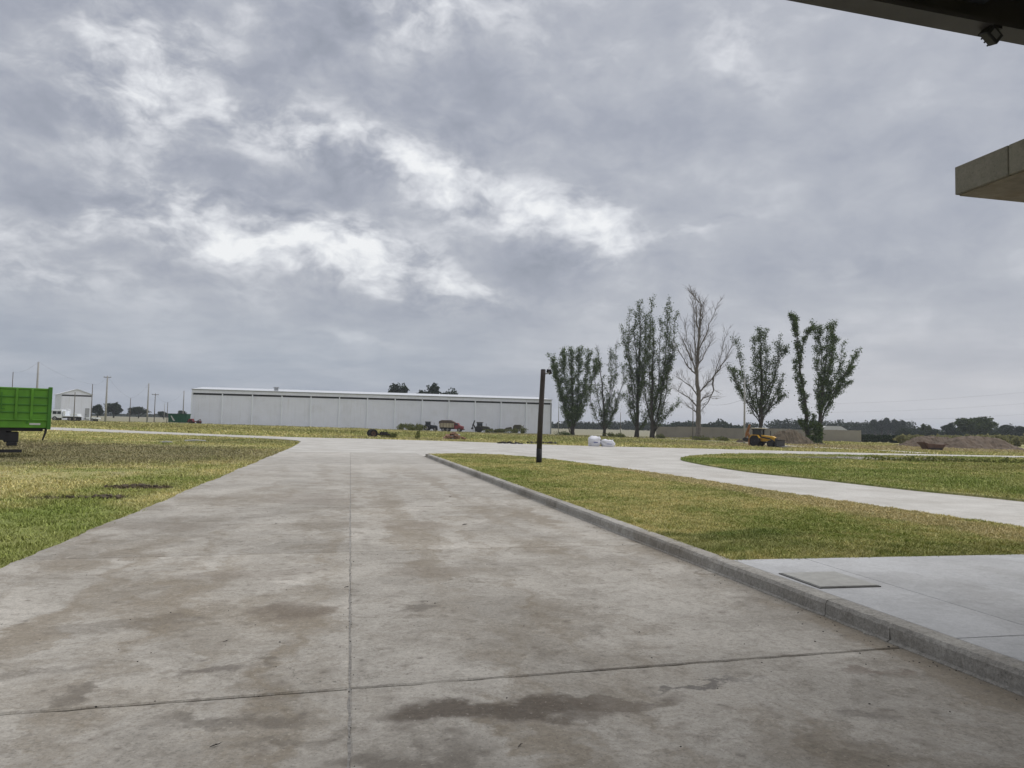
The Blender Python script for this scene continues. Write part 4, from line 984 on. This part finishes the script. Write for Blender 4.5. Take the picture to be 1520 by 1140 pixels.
def backhoe(name, label, loc, rz, body, arm, roof, scale=1., bucket_black='black', boom='folded'):
    t = tractor(name, label, loc, rz, body, 'black', scale, 'chassis'); t['category'] = 'backhoe'
    MB().box((-1.2, -.75, 2.455), (.35, .75, 2.56)).build('roof_cover', M[roof], t, bevel=.03)
    for y in (-.62, .62):
        MB().tube([(.15, y, 1.35), (1.4, y, 1.15), (2.45, y, .5)], [.09, .1, .08], 6).build('loader_arm', M['debris'], t)
        MB().tube([(.9, y, .7), (1.7, y, .95)], .05, 6).build('loader_ram', M['rim'], t)
    MB().prism([(2.35, .15), (3.35, .02), (3.4, .12), (2.6, .25), (2.6, .95), (2.75, 1.05), (2.35, 1.05)], -1.25, 1.25).build('loader_bucket', M[bucket_black], t)
    MB().box((-1.5, -.9, .5), (-1.15, .9, 1.0)).build('rear_frame', M[arm], t)
    for y in (-.95, .95):
        MB().box((-1.45, y-.08, .05), (-1.28, y+.08, 1.1)).build('stabiliser', M[arm], t)
    MB().tube([(-1.4, 0, .8), (-2.1, .0, 1.9), (-1.75, 0, 2.95)], [.2, .22, .14], 6).build('boom', M[arm], t)
    MB().tube([(-1.75, 0, 2.95), (-2.25, 0, 1.7), (-2.3, 0, 1.2)], [.15, .14, .1], 6).build('dipper', M[arm], t)
    MB().prism([(-2.55, .75), (-2.15, .7), (-2.05, 1.15), (-2.35, 1.25), (-2.6, 1.05)], -.3, .3).build('digging_bucket', M['black'], t)
    return t
# yellow backhoe by the poplars, nose turned to the right and towards us
b = G(1131, 663); sc = depth_of(b)/FPX*29/2.62
backhoe('backhoe_loader', 'yellow backhoe loader parked on grass left of the ivy poplar', (b.x, b.y, b.z-.05), FACE-R(44), 'yellow', 'yellowd', 'cream', sc)
# machines along the warehouse
def ground_at_depth(px, depth): return base(px, depth)
b = base(638, 170); tractor('tractor', 'small dark tractor parked against the warehouse left of the red truck', (b.x, b.y, b.z-.05), FACE-R(6), 'darkblue', 'darkblue', .88, group='old machines along the warehouse')
b = base(715, 173); backhoe('backhoe_loader', 'dark dirty backhoe parked against the warehouse right of the red truck', (b.x, b.y, b.z-.05), FACE-R(8), 'olive', 'debris', 'olive', .95)
# red lorry with cream box under a tarpaulin
b = base(670, 170)
t = thing('red_lorry', 'old red lorry with cream box and brown tarpaulin by the warehouse', 'truck', (b.x, b.y, b.z-.05), FACE-R(5), 'old machines along the warehouse')
MB().box((-2.6, -1.1, .95), (.7, 1.1, 2.0)).build('cargo_box', M['boxcream'], t, bevel=.03)
for i in range(5): MB().box((-2.4+i*.68, -1.14, 1.0), (-2.32+i*.68, -1.101, 1.98)).build('box_rib', M['tarp'], t)
MB().prism([(-2.75, 1.7), (-2.7, 2.35), (-2.0, 2.62), (.0, 2.62), (.85, 2.15), (.75, 1.95), (-2.6, 1.98)], -1.16, 1.16).build('tarpaulin', M['tarp'], t, bevel=.06)
MB().box((-2.6, -.5, .6), (2.6, .5, .94)).build('chassis', M['chassis'], t)
cab = MB().prism([(.85, .6), (2.75, .6), (2.8, 1.25), (2.0, 1.45), (1.55, 2.05), (.85, 2.05)], -1.0, 1.0).build('cab', M['red'], t, bevel=.06)
MB().prism([(1.0, 1.5), (1.75, 1.5), (1.5, 1.93), (1.0, 1.93)], -1.03, -1.005).build('window', M['glass'], cab)
MB().box((2.7, -1.0, .45), (2.95, 1.0, .68)).build('bumper', M['rust'], cab)
for x in (-1.7, -.7, 1.95):
    for y in (-.9, .9): wheel(t, (x, y, .46), .46, .28)
# overgrown seed drill and scrap at the right end
b = base(758, 177)
t = thing('seed_drill', 'overgrown rusty farm implement near the right end of the warehouse', 'farm machine', (b.x, b.y, b.z-.05), FACE-R(6), 'old machines along the warehouse')
MB().box((-3.4, -.5, .55), (3.2, -.3, .72)).box((-3.4, .3, .55), (3.2, .5, .72)).box((-3.4, -.5, .725), (-3.2, .5, .85)).build('frame', M['rust'], t)
MB().prism([(.6, .9), (2.4, .9), (2.7, 1.7), (2.4, 2.05), (1.0, 2.05), (.6, 1.6)], -.7, .7).build('hopper', M['olive'], t, bevel=.05)
MB().prism([(-1.6, .8), (.4, .8), (.2, 1.5), (-1.0, 1.3)], -.6, .6).build('seed_box', M['olive'], t, bevel=.05)
for x, r in ((-2.9, .5), (-1.9, .35), (1.2, .55), (2.9, .45)):
    for y in (-.8, .8): wheel(t, (x, y, r), r, .2, rim='rust')
MB().tube([(2.9, 0, .6), (3.1, 0, 2.0)], [.07, .05], 6).tube([(2.2, 0, 1.9), (3.3, 0, 1.1)], .06, 6).build('lever', M['rust'], t)
t2 = thing('weed_tuft', 'tall weeds growing through the rusty implement by the warehouse', 'shrub', base(760, 174), FACE)
bushes('foliage', None, None, [(-2, 0, .5, 1.4, .7, .6), (.5, 0, .5, 1.5, .7, .7), (2.6, 0, .7, .9, .7, .9), (-3.6, 0, .35, .9, .6, .5)], M['weed'], .28, 330, None, t2, 91)
t2 = thing('weed_tuft', 'weeds behind the loader bucket of the dark dirty backhoe', 'shrub', base(727, 171), FACE)
bushes('foliage', None, None, [(0, 0, .4, 1.3, .7, .6)], M['weed'], .28, 260, None, t2, 92)
# abandoned axle at the road edge
b = base(564, 79)
t = thing('wheel_axle', 'black tyred axle lying in weeds at the far road edge', 'axle', (b.x, b.y, b.z-.03), FACE+R(20))
wheel(t, (-.75, -.5, .45), .46, .34, rim='rust'); wheel(t, (-.75, .8, .45), .46, .34, rim='rust')
MB().tube([(-.75, -.5, .45), (-.75, .8, .45)], .07, 8).build('axle_beam', M['rust'], t)
MB().box((-.7, -.4, .28), (1.1, -.28, .42)).box((-.7, .5, .28), (1.1, .62, .42)).box((.9, -.279, .28), (1.1, .499, .42)).build('frame', M['debris'], t)
MB().box((.1, -.3, .425), (.8, .5, .62)).build('battery_box', M['debris'], t)
t2 = thing('weed_tuft', 'grey green weeds behind the abandoned axle', 'shrub', base(570, 80.5), FACE)
bushes('foliage', None, None, [(0, 0, .3, .8, .4, .45), (.9, 0, .2, .5, .4, .3)], M['weed'], .18, 220, None, t2, 93)
t2 = thing('weed_tuft', 'single green weed clump right of the abandoned axle', 'shrub', base(586, 79), FACE)
bushes('foliage', None, None, [(0, 0, .25, .35, .3, .4)], M['weed'], .16, 160, None, t2, 94)
t2 = thing('weed_tuft', 'upright weed clump between the axle and the rubble heap', 'shrub', base(621, 80), FACE)
bushes('foliage', None, None, [(0, 0, .4, .3, .3, .6)], M['weed'], .16, 160, None, t2, 95)

# ---- white service truck and low trailer by the small shed
def service_truck():
    b = base(98, 141)
    t = thing('white_service_truck', 'white flatbed service truck parked in front of the small shed', 'truck', (b.x, b.y, b.z-.05), FACE+R(8))
    cab = MB().prism([(-2.4, .55), (-2.35, 1.2), (-2.15, 2.1), (-.5, 2.15), (-.4, .55)], -.95, .95).build('cab', M['white2'], t, bevel=.06)
    MB().box((-2.05, -.975, 1.3), (-1.35, -.952, 1.85)).box((-1.25, -.975, 1.3), (-.6, -.952, 1.85)).build('side_window', M['glass'], cab)
    MB().prism([(-2.45, 1.25), (-2.40, 1.25), (-2.22, 1.95), (-2.27, 1.95)], -.8, .8).build('windscreen', M['glass'], cab)
    MB().box((-2.62, -.95, .45), (-2.41, .95, .75)).build('bumper', M['greytrim'], cab)
    MB().box((-.39, -.5, .6), (2.5, .5, .85)).build('chassis', M['chassis'], t)
    MB().box((-.35, -1.0, .86), (2.5, 1.0, 1.0)).build('flatbed', M['white2'], t)
    MB().box((-.3, -.9, 1.01), (.15, .9, 1.95)).box((1.0, -.9, 1.01), (2.3, .9, 1.45)).build('tool_locker', M['white2'], t, bevel=.03)
    MB().tube([(.6, 0, 1.0), (.6, 0, 2.1), (.0, 0, 2.35)], [.10, .09, .06], 6).build('crane_arm', M['white2'], t)
    for x in (-1.65, 1.0, 1.9):
        for y in (-.85, .85): wheel(t, (x, y, .44), .44, .26)
service_truck()
b = base(138, 140)
t = thing('low_trailer', 'low pale trailer right of the shed corner pole', 'trailer', (b.x, b.y, b.z-.05), FACE+R(4))
MB().box((-1.0, -.8, .55), (1.0, .8, .82)).build('deck', M['white2'], t, bevel=.03)
MB().tube([(-1.0, 0, .6), (-1.8, 0, .5)], .05, 6).build('drawbar', M['chassis'], t)
for y in (-.7, .7): wheel(t, (.2, y, .34), .34, .2)
# ---- green bin and red implement at the warehouse corner
b = base(266, 160)
t = thing('green_container', 'green waste container beside the left corner of the warehouse', 'container', (b.x, b.y, b.z-.05), FACE)
MB().prism([(-2.0, .15), (1.8, .15), (2.05, 1.95), (-2.05, 1.95)], -.9, .9).build('body', M['bingreen'], t, bevel=.03)
for i in range(5): MB().box((-1.75+i*.85, -.96, .2), (-1.65+i*.85, -.901, 1.9)).build('rib', M['bingreen'], t)
MB().box((-2.1, -1.0, 1.96), (2.1, 1.0, 2.05)).build('rim', M['bingreen'], t)
MB().prism([(-.9, .5), (-.5, .5), (-1.3, 1.6), (-1.5, 1.6)], -.99, -.965).build('pale_panel', M['reflector'], t)
b = base(289, 160)
t = thing('red_implement', 'dark red farm implement at the left foot of the warehouse', 'farm machine', (b.x, b.y, b.z-.05), FACE)
MB().box((-1.4, -.5, .35), (1.2, .5, .55)).build('frame', M['red'], t)
MB().prism([(-1.3, .56), (-.3, .56), (-.45, 1.05), (-1.1, 1.0)], -.5, .5).build('hopper', M['red'], t)
MB().tube([(.4, 0, .5), (1.2, 0, .95), (1.4, 0, .4)], .08, 6).build('lever', M['rust'], t)
for y in (-.6, .6): wheel(t, (-.6, y, .38), .38, .2, rim='rust'); wheel(t, (.9, y, .34), .34, .2, rim='rust')

# ================================================================== HEAPS, BAGS, SCRAP
def heap(name, label, px, depth, wpx, hm, m, seed=1, rough=.25, cat='soil heap', dpth=None, parts=1):
    rg = random.Random(seed); b = base(px, depth); k = depth/FPX; wd = wpx*k/2; dd = dpth or wd*.8; mb = MB(); nx, ny = 46, 18
    pk = [(rg.uniform(-.7, .7), rg.uniform(-.3, .3), rg.uniform(.55, 1.), rg.uniform(.2, .42)) for _ in range(max(3, int(wpx/12)))]
    for j in range(ny+1):
        for i in range(nx+1):
            u, v = i/nx*2-1, j/ny*2-1
            e = max(0, 1-u*u)**.85*max(0, 1-v*v)
            z = sum(a*math.exp(-((u-x)/s)**2-((v-y)/.6)**2) for x, y, a, s in pk)
            z = math.tanh(z*.9)*1.15*e*hm+((rg.gauss(0, rough*.13*hm)+.07*hm*math.sin(u*17+v*5)*math.sin(v*9+u*4)) if e > .02 else 0)-.12*(e < .02)-.03
            mb.v.append((u*wd, v*dd, z))
    for j in range(ny):
        for i in range(nx): q = j*(nx+1)+i; mb.f.append((q, q+1, q+nx+2, q+nx+1))
    o = mb.build(name, m); o.location = b; o.rotation_euler = (0, 0, FACE)
    return tag(o, label, cat)
heap('soil_heap', 'brown heap of dug soil behind the yellow backhoe loader', 1178, 127, 86, 2.2, M['soil'], 12)
heap('soil_heap', 'long reddish brown soil heap left of the largest heap', 1385, 128, 96, 1.7, M['soil2'], 4)
heap('soil_heap', 'largest reddish brown soil heap near the right edge', 1450, 121, 120, 1.8, M['soil2'], 6)
heap('soil_heap', 'low brown soil heap partly behind the pale concrete pole', 1105, 128, 26, 1.0, M['soil'], 9)
# rusty skip bucket
b = G(1384, 667.5)
t = thing('scoop_bucket', 'rusty boat shaped scoop lying on the dry grass at right', 'bucket', (b.x, b.y, b.z-.05), FACE)
k = depth_of(b)/FPX
MB().prism([(-.95, .05), (.85, .05), (1.35, .72), (1.8, .80), (1.8, .88), (1.3, .86), (.8, .8), (-1.0, .9), (-1.7, 1.12), (-1.75, 1.05), (-1.25, .6)], -.9, .9).build('shell', M['rust'], t, bevel=.03)
MB().box((-1.0, -.93, .03), (.9, -.901, .32)).build('lower_plate', M['debris'], t)
MB().tube([(-1.45, -.85, .95), (-1.7, -.85, 1.25)], .05, 6).build('lug', M['rust'], t)
# broken brick rubble
b = base(675, 85)
t = thing('rubble_heap', 'heap of broken brown bricks and slabs beyond the road', 'rubble', (b.x, b.y, b.z-.04), FACE)
rg = random.Random(44)
for i in range(46):
    u, v = rg.gauss(0, .55), rg.gauss(0, .4); z = max(0, .85*(1-abs(u)/1.3))*rg.random(); s = rg.uniform(.10, .32)
    mm = Matrix.Translation((u, v, z+.05)) @ Matrix.Rotation(rg.uniform(0, 6), 4, 'Z') @ Matrix.Rotation(rg.uniform(-.7, .7), 4, 'X')
    MB().box((-s, -s*.6, -s*.3), (s, s*.6, s*.3), mm).build('brick', M['rubble' if rg.random() > .12 else 'reflector'], t, bevel=.015)
# dark litter at the road edge
rg = random.Random(45)
for lb, px, n, wpx in (('black wet rubbish strewn at the road edge behind the lamp post', 806, 36, 36), ('thin line of dark rubbish at the road edge left of the lamp post', 756, 22, 30)):
    g = G(px, 658.5); t = thing('rubbish_heap', lb, 'rubbish', (g.x, g.y, g.z), FACE); k = depth_of(g)/FPX
    for i in range(n):
        u = rg.gauss(0, wpx*k*.28); v = rg.gauss(0, .5); s = rg.uniform(.1, .32)
        mm = Matrix.Translation((u, v, rg.uniform(0, .14))) @ Matrix.Rotation(rg.uniform(0, 6), 4, 'Z') @ Matrix.Rotation(rg.uniform(-.4, .4), 4, 'Y')
        MB().box((-s, -s*.5, -.04), (s, s*.5, .05), mm).build('scrap', M['debris'], t, bevel=.02)
# two big white bags
def bag(label, px, py, w_, h_, seed, slump):
    g = G(px, py); t = thing('bulk_bag', label, 'bag', (g.x, g.y, g.z-.02), FACE+R(10), 'white bulk bags at the road edge'); rg = random.Random(seed); mb = MB(); n, m_ = 20, 9
    for j in range(m_+1):
        v = j/m_; rr = (.86+.22*math.sin(v*math.pi*.85))*(1-.25*slump*v) if j < m_ else .35
        for i in range(n):
            a = 2*math.pi*i/n; c, s = math.cos(a), math.sin(a)
            q = (abs(c)**4+abs(s)**4)**(-.25); f = rr*q*.5*(1+rg.gauss(0, .075))
            z = v*h_*(1+rg.gauss(0, .06))+(.10*h_ if j in (m_-1,) and i % 5 == 2 else 0)-slump*v*.25*h_*c
            mb.v.append((c*f*w_, s*f*.8, z))
    for j in range(m_):
        for i in range(n): mb.f.append((j*n+i, j*n+(i+1) % n, (j+1)*n+(i+1) % n, (j+1)*n+i))
    mb.f.append(tuple(range(n))); mb.f.append(tuple(m_*n+i for i in range(n)))
    mb.build('sack', M['bag'], t, smooth=True)
    MB().box((-.18*w_, -.475, .40*h_), (.2*w_, -.455, .47*h_)).build('print_panel', M['bagprint'], t)
    for x in (-.36, .36): MB().tube([(x*w_, -.2, h_*.86), (x*w_*1.1, -.15, h_*1.12), (x*w_, .1, h_*.88)], .02, 5).build('lifting_loop', M['bag'], t)
bag('upright white bulk bag at the road edge, left of the pair', 882, 662.5, 1.0, .88, 3, .0)
bag('slumped white bulk bag at the road edge, right of the pair', 902, 663, 1.15, .62, 8, .35)
g = G(893, 660.5); t = thing('plastic_sheet', 'crumpled black plastic between the two white bags', 'plastic sheet', (g.x, g.y+.5, g.z), FACE)
MB().prism([(-.5, 0), (.75, 0), (.55, .3), (.1, .55), (-.3, .75), (-.5, .45)], -.25, .25).build('sheet', M['debris'], t, bevel=.06)
# pale broken slabs in the rough lawn
for lb, px, py, s in (('pale flat stone lying in the rough grass near the drive', 290, 654, .42), ('small pale stone lying in the rough grass behind the truck', 247, 656, .22)):
    g = G(px, py); o = MB().prism([(-s*2, -.05), (s*1.8, -.05), (s*1.6, .06), (-.2*s, .1), (-s*1.7, .05)], -s, s).build('flat_stone', M['pole'], None, bevel=.02); o.location = (g.x, g.y, g.z-.03); o.rotation_euler = (0, 0, .2); tag(o, lb, 'stone')
# turned-over sods on the near lawn
def clods(label, cx, cy, sx, sy, n, seed):
    rg = random.Random(seed); mb = MB()
    for i in range(n):
        x, y = rg.gauss(cx, sx), rg.gauss(cy, sy); s = rg.uniform(.02, .06)
        mm = Matrix.Translation((x, y, -.035+rg.uniform(0, .03))) @ Matrix.Rotation(rg.uniform(0, 6), 4, 'Z') @ Matrix.Rotation(rg.uniform(-.6, .6), 4, 'X')
        mb.box((-s, -s*.7, -s*.4), (s, s*.7, s*.45), mm)
    tag(mb.build('loose_soil', M['soil'], bevel=0), label, 'soil', kind='stuff')
clods('dark clods of turned soil in the near grass', g_dirt1.x, g_dirt1.y, .22, .10, 36, 1); clods('brown clods on the bare patch of the near grass', g_dirt2.x, g_dirt2.y, .35, .2, 36, 3)
# twigs, leaves and grit on the drive
def grit():
    rg = random.Random(77); mb = MB()
    for i in range(380):
        y = 3.2+abs(rg.gauss(0, 7)); x = rg.uniform(LX(y)+.1, KX(y)-.05) if rg.random() > .35 else KX(y)-.03-abs(rg.gauss(0, .12))
        if rg.random() < .15: x = .05+rg.gauss(0, .04)
        s = rg.uniform(.002, .0055)*(1.4 if rg.random() < .1 else 1)
        mm = Matrix.Translation((x, y, s*.4)) @ Matrix.Rotation(rg.uniform(0, 6), 4, 'Z') @ Matrix.Rotation(rg.uniform(-.5, .5), 4, 'X')
        mb.box((-s, -s*.7, -s*.5), (s, s*.7, s*.5), mm)
    tag(mb.build('grit', M['debris']), 'scattered grit and crumbs on the concrete drive', 'grit', kind='stuff')
grit()
rg = random.Random(5)
for lb, px, py, s in (('small forked twig on the drive near the bottom edge', 320, 1108, .028), ('curled dead leaf beside the centre joint', 515, 872, .03), ('dry curved leaf on the right half of the drive', 690, 779, .06), ('dark dead leaf at the far right half of the drive', 668, 738, .05), ('dead leaf on the left half of the drive', 335, 953, .022), ('thin bent straw on the drive near the bottom edge', 772, 1108, .022)):
    g = G(px, py); o = MB().tube([(-s, -s*.4, .004), (-s*.2, 0, .004+s*.08), (s*.5, s*.3, .006), (s, s*.8, .006)], [s*.06, s*.10, s*.08, s*.03], 5).tube([(0, 0, .01), (s*.5, -s*.4, .012)], [s*.1, s*.05], 4).build('dead_twig', M['debris']); o.location = (g.x, g.y, .002); o.rotation_euler = (0, 0, rg.uniform(-.6, .6)); tag(o, lb, 'twig')
# weeds on the island rim and lawn edges
t2 = thing('weed_tuft', 'weeds on the low bank at the back of the grass island', 'shrub', G(1345, 685, .06), FACE)
bushes('foliage', None, None, [(i*1.5, .1*i, .1, 1.0, .5, .22) for i in range(-1, 7)], M['weed'], .16, 120, None, t2, 97)

# ================================================================== AIR
m = bpy.data.materials.new('haze_air'); m.use_nodes = True; t = NT(m.node_tree); t.n.clear()
pv = t.new('ShaderNodeVolumePrincipled'); pv.inputs['Color'].default_value = (.86, .91, 1, 1); pv.inputs['Density'].default_value = .00028; pv.inputs['Anisotropy'].default_value = .2
t.l.new(pv.outputs[0], t.new('ShaderNodeOutputMaterial').inputs['Volume'])
tag(MB().box((-3100, -700, -2.2), (3100, 4100, 42)).build('haze', m), kind='stuff')
